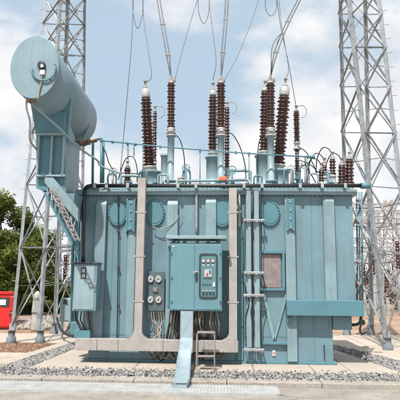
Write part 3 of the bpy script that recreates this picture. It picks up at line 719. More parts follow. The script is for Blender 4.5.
# surge arresters on posts, front row
arr = []
for px, r in ((171.2, .095), (221, .104), (270.5, .106)):
    o, a, T = bushing('surge_arrester', (px, 84), (px, 128), 11.15, 11.15, r, r, 15, cap=.05, stub=.05, capm='alu')
    arr.append((o, T))
    c = P(px, 81, 11.15)
    b = MB().box(c.x - .07, c.x + .07, c.y - .05, c.y + .05, c.z - .04, c.z + .03); b.lathe(c + V((0, 0, .02)), (0, 0, 1), [(0, .03), (.1, .03)], 8); b.box(c.x + .06, c.x + .1, c.y - .03, c.y + .03, c.z - .02, c.z + .06)
    b.build('line_clamp', 'galv_old', o, bevel=.006)
    c = P(px, 132, 11.15); 
    b = MB().lathe(c + V((0, 0, -.05)), (0, 0, 1), [(-.02, .05), (.0, .11), (.03, .11), (.05, .07), (.08, .09), (.1, .06)], 12)
    b.box(c.x - .05, c.x + .05, c.y - .13, c.y - .02, c.z - .02, c.z + .04)
    b.build('arrester_joint', 'alu', o, bevel=0)
    e = P(px, 182, 11.15)
    MB().lathe((c.x, c.y, e.z), (0, 0, 1), [(0, .13), (.03, .13), (.04, .075), (c.z - e.z - .12, .075), (c.z - e.z - .11, .1), (c.z - e.z - .07, .1)], 20).build('arrester_post', 'paint_c', TR)
turret(165.5, 155, 11.6, .10)
# rear thin arresters
r1, _, T5 = bushing('surge_arrester', (155, 112), (154.5, 162), 12.9, 12.9, .06, .06, 18, cap=.04, stub=.08)
r2, _, T6 = bushing('surge_arrester', (227, 108), (227, 168), 12.9, 12.9, .075, .075, 20, cap=.04, stub=.08)
r3, _, T7 = bushing('surge_arrester', (296.3, 112), (297, 142), 12.6, 12.6, .085, .08, 14, cap=.03, stub=.1, capm='alu')
r4, _, T8 = bushing('surge_arrester', (297, 147), (297.3, 172), 12.6, 12.6, .06, .07, 10, cap=.03, stub=.02, capm='alu')
for T in (T5, T6, T7):
    q = [T + V((.12 + .14 * math.cos(t), 0, -.12 + .16 * math.sin(t))) for t in [R(160 - 25 * k) for k in range(11)]]
    MB().tube(q, .009, 6).build('grading_loop', 'galv_old', TR)
# LV bushings
for px, pt, pb, r, n in ((127.5, 169, 181, .085, 5), (321.5, 171, 182, .075, 4), (324.5, 166, 176, .065, 4), (332.5, 160, 175, .075, 5), (341.8, 166, 184, .09, 6), (349.5, 160, 184, .10, 7)):
    o, a, T = bushing('low_voltage_bushing', (px, pt), (px, pb), 11.35, 11.35, r, r * 1.1, n, cap=.05, stub=.1, capm='alu')
    if 320 < px < 345:
        q = [T + V((-.02, 0, 0)), T + V((-.08, 0, .10)), T + V((-.2, .05, .14)), T + V((-.3, .2, -.05)), T + V((-.32, .35, -.4))]
        MB().tube(smoothpath(q), .011, 6).build('flexible_lead', 'black', TR)
o = MB().lathe((P(333, 180, 11.4).x, 11.4, ZL), (0, 0, 1), [(0, .2), (.03, .2), (.04, .15), (.16, .14), (.2, .08), (.24, .06)], 24).build('turret', 'paint_c', TR)
for px, r, h in ((118, .1, .24), (137, .14, .2), (240, .25, .2), (234, .2, .26), (290, .2, .2), (304, .13, .2), (195, .12, .12), (312, .1, .14), (100, .1, .12)):
    a = P(px, 183, 11.5)
    MB().lathe((a.x, a.y, ZL - .005), (0, 0, 1), [(0, r * 1.2), (.03, r * 1.2), (.035, r), (h * .6, r), (h * .85, r * .75), (h, r * .2)], 24).build('access_dome', 'paint_c', TR)
rnd = random.Random(3)
for k in range(34):
    px = 95 + k * 7.6 + rnd.uniform(-2, 2); a = P(px, 183, 11.0 + rnd.uniform(0, .5)); h = rnd.uniform(.05, .26)
    MB().lathe((a.x, a.y, ZL - .01), (0, 0, 1), [(0, .03), (h * .5, .03), (h * .52, .05), (h * .7, .05), (h * .72, .018), (h, .018)], 8).build('lid_valve', 'paint_b', TR)
for k in range(14):
    px = 96 + k * 19 + rnd.uniform(-4, 4); a = P(px, 183, 10.95); h = rnd.uniform(.03, .1)
    MB().box(a.x - .05, a.x + .05, a.y, a.y + .12, ZL - .01, ZL + h).build('lid_terminal_box', 'paint_c', TR, bevel=.006)
for (pa, pb, h, Y, r, m) in ((108, 116, 10, 11.0, .022, 'paint_b'), (121, 139, 8, 11.1, .03, 'paint_c'), (139, 147, 12, 11.0, .02, 'paint_b'), (158, 168, 9, 11.0, .022, 'paint_c'), (183, 190, 14, 11.2, .02, 'paint_b'), (228, 250, 13, 11.4, .035, 'paint_c'), (254, 262, 8, 11.0, .02, 'paint_b'), (284, 293, 14, 11.0, .022, 'paint_b'), (300, 309, 18, 11.1, .02, 'paint_b'), (309, 318, 10, 11.0, .02, 'paint_c'), (178, 186, 6, 10.95, .02, 'galv_old')):
    MB().tube(smoothpath([P(pa, 184, Y), P(pa, 184 - h * .7, Y), P(pa + 1.5, 184 - h, Y), P(pb - 1.5, 184 - h, Y), P(pb, 184 - h * .7, Y), P(pb, 184, Y)]), r, 8).build('bent_pipe', m, TR)
for px, py, r in ((113, 172, .09), (145, 171, .07), (186, 168, .08), (232, 170, .09), (291, 169, .08), (305, 165, .08), (328, 173, .06)):
    c = P(px, py, 11.0)
    b = MB(); b.lathe((c.x, c.y, ZL - .02), (0, 0, 1), [(0, .025), (c.z - ZL, .02)], 8)
    b.tube([c + V((r * math.cos(t), 0, r * math.sin(t))) for t in [R(30 * k) for k in range(13)]], .010, 6); b.bar(c + V((-r, 0, 0)), c + V((r, 0, 0)), .012, .012); b.bar(c + V((0, 0, -r)), c + V((0, 0, r)), .012, .012)
    b.build('hand_wheel', 'galv_old' if px % 2 else 'paint_b', TR)
# black leads between arresters and lid
for pts, Y in (([(224, 133), (232, 134), (240, 147), (245, 165), (246, 180)], 11.1), ([(272, 133), (262, 136), (258, 150), (258, 182)], 11.1), ([(297, 146), (306, 152), (313, 164), (318, 176)], 11.8),
               ([(173, 133), (180, 140), (184, 156), (185, 180)], 11.2), ([(305, 157), (306, 166), (312, 176), (316, 183)], 11.0), ([(300, 160), (312, 166), (318, 172), (322, 168)], 11.3), ([(118, 180), (125, 160), (133, 157), (137, 168), (137, 182)], 11.2), ([(105, 150), (110, 165), (118, 172), (140, 174)], 10.9)):
    cable(pts, Y, .011, 'black', 'flexible_lead', n=6, sm=6)
# curly thin cable on tank wall right of the hatch
cable([(152, 227), (160, 229), (168, 226), (176, 220), (181, 212)], YF - .12, .007, 'galv', 'cable')
cable([(152, 224), (158, 230), (166, 230), (174, 222)], YF - .12, .006, 'galv_old', 'cable')
cable([(196.5, 190), (196.5, 234)], YF - .08, .03, 'alu', 'drain_pipe')

# ------------------------------------------------------------------ overhead conductors
def wire(pts, r, label, name='overhead_conductor', twin=0.0, m='wire', beads=False, group=None):
    q = [P(a[0], a[1], a[2]) for a in pts]; d = (q[-1] - q[-2]).normalized(); q.append(q[-1] + d * 3.0)
    q = smoothpath(q, 8)
    e = empty(name, q[0], label, 'overhead wire', group)
    for s in ((-1, 1) if twin else (0,)):
        qq = [p + V((s * twin * min(1, i / 8), 0, 0)) for i, p in enumerate(q)]
        if beads:
            rr = [r * (1.25 if i % 2 else .8) for i in range(len(qq))]
        else: rr = r
        MB().tube(qq, rr, 8).build('conductor', m, e)
    if twin:
        for i in range(8, len(q), 9): MB().bar(q[i] + V((-twin - .03, 0, 0)), q[i] + V((twin + .03, 0, 0)), .035, .035).build('spacer', 'galv_old', e)
    return e
wire([(171, 79, 11.15), (168, 55, 11.2), (163, 27, 11.4), (158.5, 0, 11.7)], .014, 'twin conductor rising from the left surge arrester', twin=.035)
wire([(221, 79, 11.15), (223, 52, 11.2), (225.5, 22, 11.4), (227, 0, 11.7)], .014, 'twin conductor rising from the middle surge arrester', twin=.032)
wire([(270, 79, 11.15), (276, 52, 11.2), (287, 24, 11.4), (299, 0, 11.7)], .014, 'twin conductor rising from the right surge arrester', twin=.035)
cable([(271, 72, 11.1), (272, 48, 11.15), (278, 37, 11.2), (283, 33, 11.3)], 0, .012, 'wire', 'jumper')
wire([(T1.x * 0 + 147.2, 82, 11.6), (151.5, 76, 11.6), (149, 55, 11.7), (144, 22, 12), (143, 0, 12.2)], .009, 'thin wire rising from the cap of the left-leaning bushing')
wire([(120, 176, 11.2), (125, 120, 11.4), (131, 50, 11.6), (133.5, 0, 11.8)], .009, 'thin twisted wire rising from the lid left of all the bushings')
wire([(175, 79, 11.15), (182, 52, 11.3), (191, 20, 11.5), (197.5, 0, 11.8)], .008, 'thin twisted wire slanting right above the left surge arrester')
wire([(225, 79, 11.15), (238, 55, 11.3), (252, 20, 11.5), (261, -8, 11.8)], .008, 'thin twisted wire slanting right above the middle surge arrester')
wire([(213, 80, 12.0), (216, 60, 12.0), (211.5, 22, 12.2), (209, 0, 12.4)], .008, 'thin wire rising from the bushing behind the middle surge arrester')
wire([(296, 106, 12.6), (288.6, 64, 12.6), (281, 28, 12.6), (277, 0, 12.6)], .009, 'thin wire rising from the rearmost arrester at the right')
wire([(284.5, 80, 11.6), (288.5, 70, 11.6), (285, 45, 11.8), (281, 20, 12), (279, 0, 12.3)], .008, 'thin wire rising from the cap of the right-leaning bushing')
for (a, b_, c, lab) in ((132.5, 143, 27, 'slack wire loop hanging high at the left'), (198, 209.5, 22, 'slack wire loop hanging high in the middle'), (265, 277, 15, 'slack wire loop hanging high at the right')):
    wire([(a, -10, 12), (a + .6, c * .5, 12), (a + 4, c, 12), (b_ - 4, c, 12), (b_ - .6, c * .5, 12), (b_, -10, 12)], .008, lab)
wire([(190, 178, 12.5), (200, 120, 12.6), (213, 62, 12.6), (228, 20, 12.7), (233, -5, 12.8)][:0] or [(181, 160, 12.9), (192, 140, 12.9), (205, 112, 12.9), (214, 84, 12.9)], .006, 'thin wire crossing behind the middle arrester') if False else None

# ------------------------------------------------------------------ cable ramp, step, things on the ground
rp = empty('cable_ramp', G(183, 385), 'pale galvanised cable trough running from cabinet down across the gravel to the kerb', 'cable trough')
w = 0.115
a = P(187, 311, YC - .0); b_ = P(186.5, 352, YC - .12)
zk = .055
def strap(pts, w, th, mb):
    L = []; Rr = []
    for x, y, z in pts: L.append(V((x - w, y, z))); Rr.append(V((x + w, y, z)))
    for i in range(len(pts) - 1):
        d = V(pts[i + 1]) - V(pts[i]); n = V((1, 0, 0)).cross(d).normalized() * th
        mb.hexa([L[i], Rr[i], Rr[i + 1], L[i + 1], L[i] + n, Rr[i] + n, Rr[i + 1] + n, L[i + 1] + n])
    for s in (-1, 1):
        for i in range(len(pts) - 1):
            d = V(pts[i + 1]) - V(pts[i]); n = V((1, 0, 0)).cross(d).normalized() * .05
            p, q = V(pts[i]) + V((s * (w + .004), 0, 0)), V(pts[i + 1]) + V((s * (w + .004), 0, 0))
            mb.hexa([p - n * .3, p + V((s * .006, 0, 0)) - n * .3, q + V((s * .006, 0, 0)) - n * .3, q - n * .3, p + n * .5, p + V((s * .006, 0, 0)) + n * .5, q + V((s * .006, 0, 0)) + n * .5, q + n * .5])
x = a.x
g1 = P(186.5, 353, YC - .12)
end = G(179.5, 386.5, .03)
pts = [(x, YC - .02, a.z), (x, YC - .04, .55), (x - .005, YC - .12, g1.z)]
pts2 = [(x - .005, YC - .12, g1.z - .003), (x - .02, YC - .16, .32), (end.x + .02, end.y + .18, .10), (end.x, end.y, .075)]
mb = MB(); strap(pts, w, -.02, mb); mb.build('trough_riser', 'ramp', rp)
mb = MB(); strap(pts2, w, -.02, mb); mb.build('trough_cover', 'ramp', rp)
MB().box(end.x - w, end.x + w, end.y - .02, end.y + .02, -.03, .06).build('trough_end', 'ramp', rp)

st = empty('step_ladder', G(206, 370), 'small thin metal two-tread step standing on the gravel under the cabinet', 'step ladder')
fx0 = P(196.5, 350, 9.95).x; fx1 = P(214.5, 350, 9.95).x; ztop = P(205, 333.5, 9.95).z; zm = P(205, 357, 9.95).z
for x_ in (fx0, fx1):
    MB().bar(V((x_, 9.9, -.0)), V((x_, 9.97, ztop)), .018, .018).build('front_leg', 'galv_old', st)
    MB().bar(V((x_, 10.42, .0)), V((x_, 10.25, ztop)), .018, .018).build('rear_leg', 'galv_old', st)
MB().box(fx0, fx1, 9.95, 10.27, ztop, ztop + .018).build('tread', 'galv_old', st, bevel=.003)
MB().box(fx0 + .01, fx1 - .01, 9.9, 10.1, zm, zm + .016).build('tread', 'galv_old', st, bevel=.003)

# red kiosk far left
rk = empty('red_cabinet', P(5, 325, 19), 'bright red fire hose cabinet standing behind the left lattice tower', 'fire cabinet')
YK = 19
q = rect(-9, 294, 12, 328, YK); q0 = -.1
MB().box(q[0], q[1], YK, YK + .22, q[2], q[3]).build('body', 'redpaint', rk, bevel=.02)
q_ = rect(-10, 291.5, 13, 294, YK); MB().box(q_[0], q_[1], YK - .05, YK + .3, q_[2], q_[3]).build('roof', 'redpaint', rk, bevel=.01)
bxr = rect(-5, 297.5, 9.5, 307, YK); MB().box(bxr[0], bxr[1], YK - .012, YK - .001, bxr[2], bxr[3]).build('dark_window', 'dark', rk)
bxr = rect(0, 299.5, 6, 305, YK); MB().box(bxr[0], bxr[1], YK - .02, YK - .013, bxr[2], bxr[3]).build('white_label', 'white', rk)
bxr = rect(9.6, 311, 10.6, 316, YK); MB().box(bxr[0], bxr[1], YK - .05, YK - .001, bxr[2], bxr[3]).build('handle', 'dark', rk)
bxr = rect(-7.5, 309.5, 10.8, 326.5, YK); MB().box(bxr[0], bxr[1], YK - .025, YK - .001, bxr[2], bxr[3]).build('door', 'redpaint', rk, bevel=.01)
b = MB()
for px in (-6, 10): 
    a = P(px, 328, YK + .1); b.box(a.x - .05, a.x + .05, YK + .03, YK + .2, -.16, q[2])
b.build('plinth', 'redpaint', rk)
# white sack on post
a = P(36, 321, 18.5); tz = P(36, 291, 18.5).z
me = MB(); prof = []
rings = []
for i in range(15):
    t = i / 14; zc = -.16 + (tz + .16) * t; r = .14 * (1.1 - .1 * t) * (1 + .05 * math.sin(t * 13)); r = r if i < 13 else (.11 if i == 13 else .03)
    rings.append([V((a.x + (r * (1 + .18 * noise.noise(V((math.cos(k * .4) * 2, math.sin(k * .4) * 2, t * 5))))) * math.cos(k * math.pi / 9), 18.5 + r * math.sin(k * math.pi / 9), zc)) for k in range(18)])
cp = tag(me.quad_strip(rings).build('covered_post', 'sack'), 'white plastic sheet wrapped round a short post behind the left tower', 'wrapped post')
for tz_ in (.5, 1.0):
    MB().tube([V((a.x + .17 * math.cos(t), 18.5 + .17 * math.sin(t), tz_)) for t in [R(20 * k) for k in range(19)]], .012, 6).build('tie_band', 'cable_b', cp)
# rubble mounds (one per place)
def mound(px, py, Y, rr, h, n, label):
    c = G(px, py, -.1)
    def reg():
        t = random.random() * 6.283; r = rr * math.sqrt(random.random()); return V((c.x + r * math.cos(t), c.y + r * .6 * math.sin(t), 0)), r / rr
    verts = []; 
    o = stones('rubble', lambda: reg()[0], n, .05, 'rubble', 0, .01)
    for i, v in enumerate(o.data.vertices):
        dd = min(1, math.hypot(v.co.x - c.x, (v.co.y - c.y) / .6) / rr); v.co.z += -.12 + h * (1 - dd) * (.85 + .3 * math.sin(i // 12 * 1.7))
    return o
mound(68, 334, 15, .55, .38, 1500, '')
mound(50, 322, 17, 1.8, .22, 3500, '')
mound(22, 326, 19, 1.4, .2, 2500, '')
# small junction box on post (teal) by left tower
jp = empty('marshalling_kiosk', G(66, 335), 'small teal kiosk box on legs between the left tower and the transformer', 'kiosk')
q = rect(60, 298, 73, 322, 15); MB().box(q[0], q[1], 15, 15.35, q[2], q[3]).build('body', 'paint_c', jp, bevel=.02)
q2 = rect(63.5, 300, 67.5, 304, 15); MB().box(q2[0], q2[1], 14.985, 14.999, q2[2], q2[3]).build('window', 'dark', jp)
for px in (61.5, 71.5):
    x_ = P(px, 325, 15.1).x; MB().box(x_ - .03, x_ + .03, 15.1, 15.2, -.15, q[2]).build('leg', 'galv', jp)

tag(MB().tube(smoothpath([P(57, 318, 14.6), P(60, 328, 14.3), P(66, 334, 13.8), P(74, 336, 13.2), P(80, 334, 12.9)]), .035, 8).build('flexible_pipe', 'black'), 'black flexible pipe curving over the ground at the foot of the teal kiosk', 'pipe')
# ------------------------------------------------------------------ lattice towers
def tower(name, feet, tops, nseg, label, wleg=.085, wbr=.036, extra=1.25, rnd=random.Random(5), stubh=.32, ratio=.86):
    """feet/tops: order near-left, near-right, far-right, far-left"""
    cen = sum(feet, V()) / 4
    T = empty(name, V((cen.x, cen.y, 0)), label, 'lattice tower')
    tops = [f + (t - f) * extra for f, t in zip(feet, tops)]
    cent = sum(tops, V()) / 4
    def axis(t): return cen.lerp(cent, t)
    for f, t in zip(feet, tops):
        inw = (axis(0) - f); inw.z = 0
        a = Matrix.Rotation(R(45), 3, 'Z') @ inw.normalized()
        MB().angle(f, t, wleg, .014, a, -1).build('leg', 'galv', T)
        MB().lathe((f.x, f.y, -.16), (0, 0, 1), [(0, .13), (stubh * .9, .125), (stubh * .92, .09), (stubh + .12, .085), (stubh + .13, .11), (stubh + .15, .11)], 10).build('footing', 'footing', T)
        p = f.lerp(t, .028); MB().bar(p + V((-.08, 0, 0)), p + V((.08, 0, 0)), .03, .28).build('gusset', 'galv', T)
    for f, t, sg in ((feet[1], tops[1], 1), (feet[0], tops[0], -1)):
        for k in range(26):
            p = f.lerp(t, .06 + k * .034); MB().tube([p, p + V((sg * .13, 0, 0))], .009, 5).build('step_bolt', 'galv', T)
    ts = [0.035]; h = 1.0
    seg = []; s = 1.0
    for i in range(nseg): seg.append(s); s *= ratio
    tot = sum(seg)
    for s in seg: ts.append(ts[-1] + s / tot * .955)
    for j in range(4):
        A, A2 = feet[j], tops[j]; B, B2 = feet[(j + 1) % 4], tops[(j + 1) % 4]
        wide = (A - B).length > 1.4
        nrm = ((B - A).cross(V((0, 0, 1)))).normalized()
        for i in range(nseg):
            t0, t1 = ts[i], ts[i + 1]
            p00, p01, p10, p11 = A.lerp(A2, t0), A.lerp(A2, t1), B.lerp(B2, t0), B.lerp(B2, t1)
            m = 'galv' if (i + j) % 3 else 'galv_warm'  # some braces get the painted-in brown of shaded steel
            o = nrm * .02
            MB().angle(p00 + o, p11 + o, wbr, .008, nrm).build('diagonal_brace', m, T)
            MB().angle(p10 - o, p01 - o, wbr, .008, nrm).build('diagonal_brace', 'galv', T)
            if i % 2 == 0 or wide:
                MB().angle(p01, p11, wbr * .85, .008, nrm).build('crossbar', 'galv', T)
            if wide and i < nseg - 1:
                mid = (p00 + p11) / 2; hz = p00.lerp(p01, .5); hz2 = p10.lerp(p11, .5)
                MB().bar(hz, mid, wbr * .6, .01, nrm).build('secondary_brace', 'galv', T); MB().bar(mid, hz2, wbr * .6, .01, nrm).build('secondary_brace', 'galv_warm', T)
    return T
fz = lambda px, py: G(px, py, 0) 
tower('lattice_tower', [fz(11, 342), fz(40, 342), fz(81, 333), fz(54, 333)], [P(45.5, 0, 14.3), P(61, 0, 14.3), P(84.5, 0, 15.6), P(67, 0, 15.6)], 11, 'galvanised lattice tower behind the conservator drum')
tower('lattice_tower', [fz(388, 350), fz(421, 350), fz(371, 335), fz(347, 335)], [P(350.5, 0, 13.0), P(380.5, 0, 13.0), P(364, 0, 15.6), P(339, 0, 15.6)], 10, 'galvanised lattice tower right of the transformer, cut by the picture edge', wleg=.085)

# ------------------------------------------------------------------ background switchyard
def gantry(label, pts_cols, zt_, Y, beams, m='far', w=.5, nb=9):
    T = empty('distant_gantry', V((pts_cols[0], Y, 0)), label, 'substation gantry')
    for x in pts_cols:
        for sx in (-1, 1):
            for sy in (-1, 1): MB().bar(V((x + sx * w, Y + sy * w, -.16)), V((x + sx * w * .4, Y + sy * w * .4, zt_)), .08, .08).build('column_leg', m, T)
        b = MB(); k = 8
        for i in range(k):
            z0, z1 = zt_ * i / k, zt_ * (i + 1) / k; w0 = w * (1 - .6 * i / k); w1 = w * (1 - .6 * (i + 1) / k)
            for sy in (-1, 1): b.bar(V((x - w0, Y + sy * w0, z0)), V((x + w1, Y + sy * w1, z1)), .04, .04); b.bar(V((x + w0, Y + sy * w0, z0)), V((x - w1, Y + sy * w1, z1)), .04, .04)
        b.build('column_bracing', m, T)
    for (xa, xb, z, h) in beams:
        b = MB()
        for dz in (0, h): 
            for dy in (-.25, .25): b.bar(V((xa, Y + dy, z + dz)), V((xb, Y + dy, z + dz)), .06, .06)
        n = max(3, int(abs(xb - xa) / .8))
        for i in range(n):
            u0 = xa + (xb - xa) * i / n; u1 = xa + (xb - xa) * (i + 1) / n
            b.bar(V((u0, Y - .25, z)), V((u1, Y - .25, z + h)), .035, .035); b.bar(V((u0, Y + .25, z + h)), V((u1, Y + .25, z)), .035, .035)
        b.build('beam', m, T)
    return T
Yb = 34
X = lambda px, Y: P(px, 260, Y).x
Z = lambda py, Y, px=385: P(px, py, Y).z
gantry('far grey steel gantry with stacked beams seen right of the transformer', [X(366, Yb), X(391, Yb), X(420, Yb)], Z(200, Yb), Yb, [(X(350, Yb), X(430, Yb), Z(211, Yb), .45), (X(350, Yb), X(430, Yb), Z(229, Yb), .4), (X(350, Yb), X(430, Yb), Z(243, Yb), .3)])
gantry('farthest pale steel gantry seen behind the right lattice tower', [X(378, 46), X(402, 46)], Z(212, 46), 46, [(X(352, 46), X(440, 46), Z(219, 46), .5), (X(352, 46), X(440, 46), Z(252, 46), .4)], 'far')
gantry('far grey switchyard gantry seen through the left lattice tower', [X(40, 36), X(56, 36), X(71, 36)], Z(228, 36, 55), 36, [(X(34, 36), X(78, 36), Z(236, 36, 55), .4), (X(34, 36), X(78, 36), Z(250, 36, 55), .35)], 'galv', .4)
# post insulators in the yard
def post_ins(px, py, Y, label):
    zt_ = P(px, py, Y).z; x = P(px, py, Y).x
    e = empty('post_insulator', V((x, Y, 0)), label, 'insulator')
    MB().bar(V((x, Y, -.16)), V((x, Y, zt_ - 1.6)), .16, .16).build('steel_post', 'galv', e)
    MB().lathe((x, Y, zt_ - 1.6), (0, 0, 1), shed_prof(1.5, .15, 9), 12).build('porcelain', 'porc', e)
    MB().lathe((x, Y, zt_ - .1), (0, 0, 1), [(0, .12), (.1, .12)], 10).build('cap', 'galv', e)
    return e
labs = ['brown post insulator nearest the transformer in the far yard at right', 'second brown post insulator along in the far right yard', 'third brown post insulator along in the far right yard', 'brown post insulator nearest the right picture edge in the far yard',
        'leftmost post insulator seen through the left lattice tower', 'middle post insulator seen through the left lattice tower', 'right post insulator seen through the left lattice tower']
for (px, py), lb in zip(((363, 262), (372, 246), (386, 268), (397, 240), (44, 252), (55, 248), (66, 254)), labs): post_ins(px, py, 30, lb)
for k, (p0, p1, Y0) in enumerate((((352, 208), (410, 200), 30), ((352, 226), (410, 222), 30), ((352, 262), (410, 258), 30), ((30, 252), (82, 247), 30), ((30, 262), (82, 262), 32))):
    q = [P(p0[0] + (p1[0] - p0[0]) * t / 10, p0[1] + (p1[1] - p0[1]) * t / 10 + 3 * math.sin(math.pi * t / 10), Y0) for t in range(11)]
    tag(MB().tube(q, .035, 6).build('busbar', 'wire'), ['topmost far busbar wire right of the transformer', 'second far busbar wire down, right of the transformer', 'lowest far busbar wire right of the transformer', 'upper far busbar wire through the left tower', 'lower far busbar wire through the left tower'][k], 'busbar')

# ------------------------------------------------------------------ trees
def foliage(name, clumps, n, ls, m, parent, seed):
    rd = random.Random(seed); verts = []; faces = []
    for i in range(n):
        c, r = rd.choice(clumps)
        d = V((rd.gauss(0, 1), rd.gauss(0, 1), rd.gauss(0, 1))).normalized()
        rr = r * (rd.random() ** .45) * (1 + .35 * noise.noise((c + d * r) * 1.3))
        p = c + V((d.x * rr, d.y * rr, d.z * rr * .8))
        s = ls * rd.uniform(.6, 1.4)
        u = V((rd.gauss(0, 1), rd.gauss(0, 1), rd.gauss(0, .6))).normalized(); w = u.orthogonal().normalized(); w = (w + u.cross(w) * rd.uniform(-1, 1)).normalized()
        o = len(verts)
        verts += [p - u * s, p + w * s * .45, p + u * s, p - w * s * .45]; faces.append((o, o + 1, o + 2, o + 3))
    me = bpy.data.meshes.new(name); me.from_pydata(verts, [], faces); me.materials.append(M[m])
    o = bpy.data.objects.new(name, me); C.objects.link(o); o.parent = parent
    o.matrix_parent_inverse = Matrix.Translation(parent.location).inverted()
    return o
def tree(px, Y, pytop, width, label, m='leaf', seed=1, n=22000, ls=.11, low=.25, name='broadleaf_tree', group=None, leafy=True):
    rd = random.Random(seed); x = P(px, 280, Y).x; H = P(px, pytop, Y).z
    T = empty(name, V((x, Y, -.16)), label, 'tree' if 'tree' in name else 'bush', group)
    tr = MB(); base = V((x, Y, -.16)); top = V((x + rd.uniform(-.3, .3), Y, H * .7))
    tr.tube([base, base.lerp(top, .35) + V((.1, 0, 0)), base.lerp(top, .7), top], [H * .03, H * .022, H * .014, H * .006], 8)
    clumps = []
    nl = 16
    for i in range(nl):
        t = rd.uniform(low, 1); a = rd.uniform(0, 6.283)
        k = math.sqrt(max(.1, 1 - ((t - .55) / .6) ** 2))
        e = V((x + math.cos(a) * width * k * rd.uniform(.3, .9), Y + math.sin(a) * width * k * rd.uniform(.3, .9), H * (low + (1 - low) * (t - low) / (1 - low)) - width * .25))
        s = base.lerp(top, min(.95, t * .8))
        tr.tube([s, s.lerp(e, .5) + V((0, 0, .1)), e], [H * .008, H * .005, H * .002], 6)
        clumps.append((e, width * rd.uniform(.28, .5)))
        for _ in range(2):
            clumps.append((e + V((rd.gauss(0, 1), rd.gauss(0, 1), rd.gauss(0, .8))) * width * .3, width * rd.uniform(.12, .28)))
    tr.build('trunk', 'bark', T)
    foliage('crown', clumps, n, ls, m, T, seed)
    return T
tree(4, 30, 195, 2.3, 'tall dark green tree at the left picture edge', 'leaf', 3, 60000, .085, .2)
tree(-22, 27, 205, 2.2, 'green tree just past the left picture edge', 'leaf', 9, 12000, .12, .2)
tree(33, 31, 224, 1.9, 'lower green tree seen through the left leg of the lattice tower', 'leaf_y', 5, 48000, .08, .15)
tree(17, 27, 246, 1.7, 'bushy green shrub behind the red cabinet', 'leaf', 6, 34000, .075, .1, 'leafy_bush')
tree(47, 29, 276, 1.2, 'green shrub behind the middle of the left lattice tower', 'leaf', 8, 20000, .09, .08, 'leafy_bush')
tree(64, 30, 284, 1.1, 'yellowish shrub behind the teal kiosk', 'leaf_y', 11, 20000, .09, .08, 'leafy_bush')
def bare(px, Y, pytop, label, seed):
    rd = random.Random(seed); x = P(px, 280, Y).x; H = P(px, pytop, Y).z
    T = empty('bare_tree', V((x, Y, -.16)), label, 'tree')
    tr = MB(); tw = MB()
    def grow(p, d, L, r, lv):
        q = p + d * L; (tr if lv < 2 else tw).tube([p, p.lerp(q, .5) + V((rd.gauss(0, .04), 0, rd.gauss(0, .04))) * L, q], [r, r * .8, r * .6], 5 if lv < 2 else 4)
        if lv >= 5: return
        for _ in range(rd.choice((2, 3, 3))):
            nd = (d + V((rd.gauss(0, .45), rd.gauss(0, .45), rd.gauss(.1, .3)))).normalized()
            grow(q, nd, L * rd.uniform(.62, .82), r * .6, lv + 1)
    grow(V((x, Y, -.16)), V((0, 0, 1)), H * .28, H * .02, 0)
    tr.build('trunk', 'twig', T); tw.build('twigs', 'twig', T)
bare(362, 40, 235, 'bare twiggy tree behind the near leg of the right tower', 1); bare(377, 44, 240, 'bare twiggy tree between the two far gantries at right', 2); bare(395, 38, 228, 'bare twiggy tree at the right picture edge', 4)
tree(372, 50, 268, 3.0, 'dry brown scrub bush behind the right tower', 'leaf_dry', 21, 9000, .1, .05, 'dry_bush'); tree(398, 52, 262, 3.2, 'dry brown scrub bush at the right picture edge', 'leaf_dry', 22, 9000, .1, .05, 'dry_bush')
tree(350, 48, 276, 2.6, 'dry brown scrub bush just behind the transformer edge', 'leaf_dry', 23, 6000, .1, .05, 'dry_bush')

# ------------------------------------------------------------------ light
SEL, SAZ = R(57), R(198)   # azimuth measured clockwise from +Y
sdir = V((math.sin(SAZ) * math.cos(SEL), math.cos(SAZ) * math.cos(SEL), math.sin(SEL)))
sl = bpy.data.lights.new('sun', 'SUN'); so = bpy.data.objects.new('sun', sl); C.objects.link(so)
sl.energy = 4.7; sl.angle = R(0.6); sl.color = (1.0, .95, .88)
so.rotation_euler = sdir.to_track_quat('Z', 'Y').to_euler(); so.location = (0, 0, 30)
W = bpy.data.worlds.new('World'); S.world = W; W.use_nodes = True
N = W.node_tree.nodes; L = W.node_tree.links; bg = N['Background']
sky = N.new('ShaderNodeTexSky'); sky.sky_type = 'NISHITA'; sky.sun_disc = False; sky.sun_elevation = SEL; sky.sun_rotation = SAZ
sky.air_density = 1.0; sky.dust_density = 2.2; sky.ozone_density = 1.0
tc = N.new('ShaderNodeTexCoord'); mp = N.new('ShaderNodeMapping'); mp.inputs['Scale'].default_value = (1, 1, 1.6); mp.inputs['Location'].default_value = (7.1, 2.2, .4)
L.new(tc.outputs['Generated'], mp.inputs[0])
n1 = N.new('ShaderNodeTexNoise'); n1.inputs['Scale'].default_value = 3.0; n1.inputs['Detail'].default_value = 9; n1.inputs['Roughness'].default_value = .52; n1.inputs['Distortion'].default_value = .25
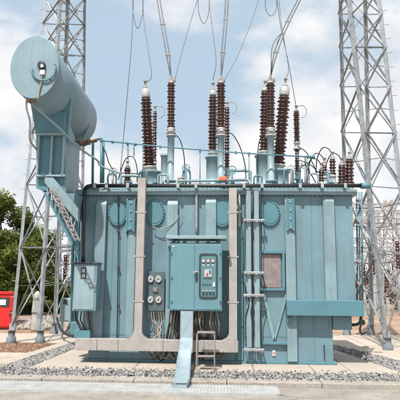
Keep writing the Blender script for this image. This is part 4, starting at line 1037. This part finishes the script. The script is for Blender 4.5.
L.new(mp.outputs[0], n1.inputs['Vector'])
cr = N.new('ShaderNodeMapRange'); cr.interpolation_type = 'SMOOTHSTEP'; cr.inputs[1].default_value = .415; cr.inputs[2].default_value = .55; L.new(n1.outputs[0], cr.inputs[0])
n2 = N.new('ShaderNodeTexNoise'); n2.inputs['Scale'].default_value = 7; n2.inputs['Detail'].default_value = 6; L.new(mp.outputs[0], n2.inputs['Vector'])
cc = N.new('ShaderNodeMix'); cc.data_type = 'RGBA'; cc.inputs[6].default_value = (6.5, 6.7, 7.0, 1); cc.inputs[7].default_value = (7.95, 7.9, 7.9, 1)
cr2 = N.new('ShaderNodeMapRange'); cr2.inputs[1].default_value = .35; cr2.inputs[2].default_value = .6; L.new(n2.outputs[0], cr2.inputs[0]); L.new(cr2.outputs[0], cc.inputs[0])
mx = N.new('ShaderNodeMix'); mx.data_type = 'RGBA'
vm = N.new('ShaderNodeMix'); vm.data_type = 'RGBA'; vm.blend_type = 'MIX'; vm.inputs[0].default_value = .8; vm.inputs[7].default_value = (4.6, 5.8, 6.9, 1)
L.new(sky.outputs[0], vm.inputs[6])
L.new(cr.outputs[0], mx.inputs[0]); L.new(vm.outputs[2], mx.inputs[6]); L.new(cc.outputs[2], mx.inputs[7])
L.new(mx.outputs[2], bg.inputs[0]); bg.inputs[1].default_value = .10
S.view_settings.view_transform = 'Standard'; S.view_settings.look = 'None'; S.view_settings.exposure = 0.35; S.view_settings.gamma = 1
S.view_settings.use_curve_mapping = False
S.render.engine = 'CYCLES'

GR = {'post_insulator': 'post insulators in the far yard', 'overhead_conductor': 'overhead wires rising from the transformer', 'distant_gantry': 'far switchyard gantries', 'busbar': 'far busbar wires',
      'lattice_tower': 'lattice towers either side of the transformer', 'broadleaf_tree': 'green trees at the left', 'leafy_bush': 'green bushes at the left', 'bare_tree': 'bare trees in the far yard', 'dry_bush': 'dry scrub bushes at the right'}
for o in bpy.data.objects:
    k = o.name.split('.')[0]
    if o.parent is None and k in GR: o['group'] = GR[k]
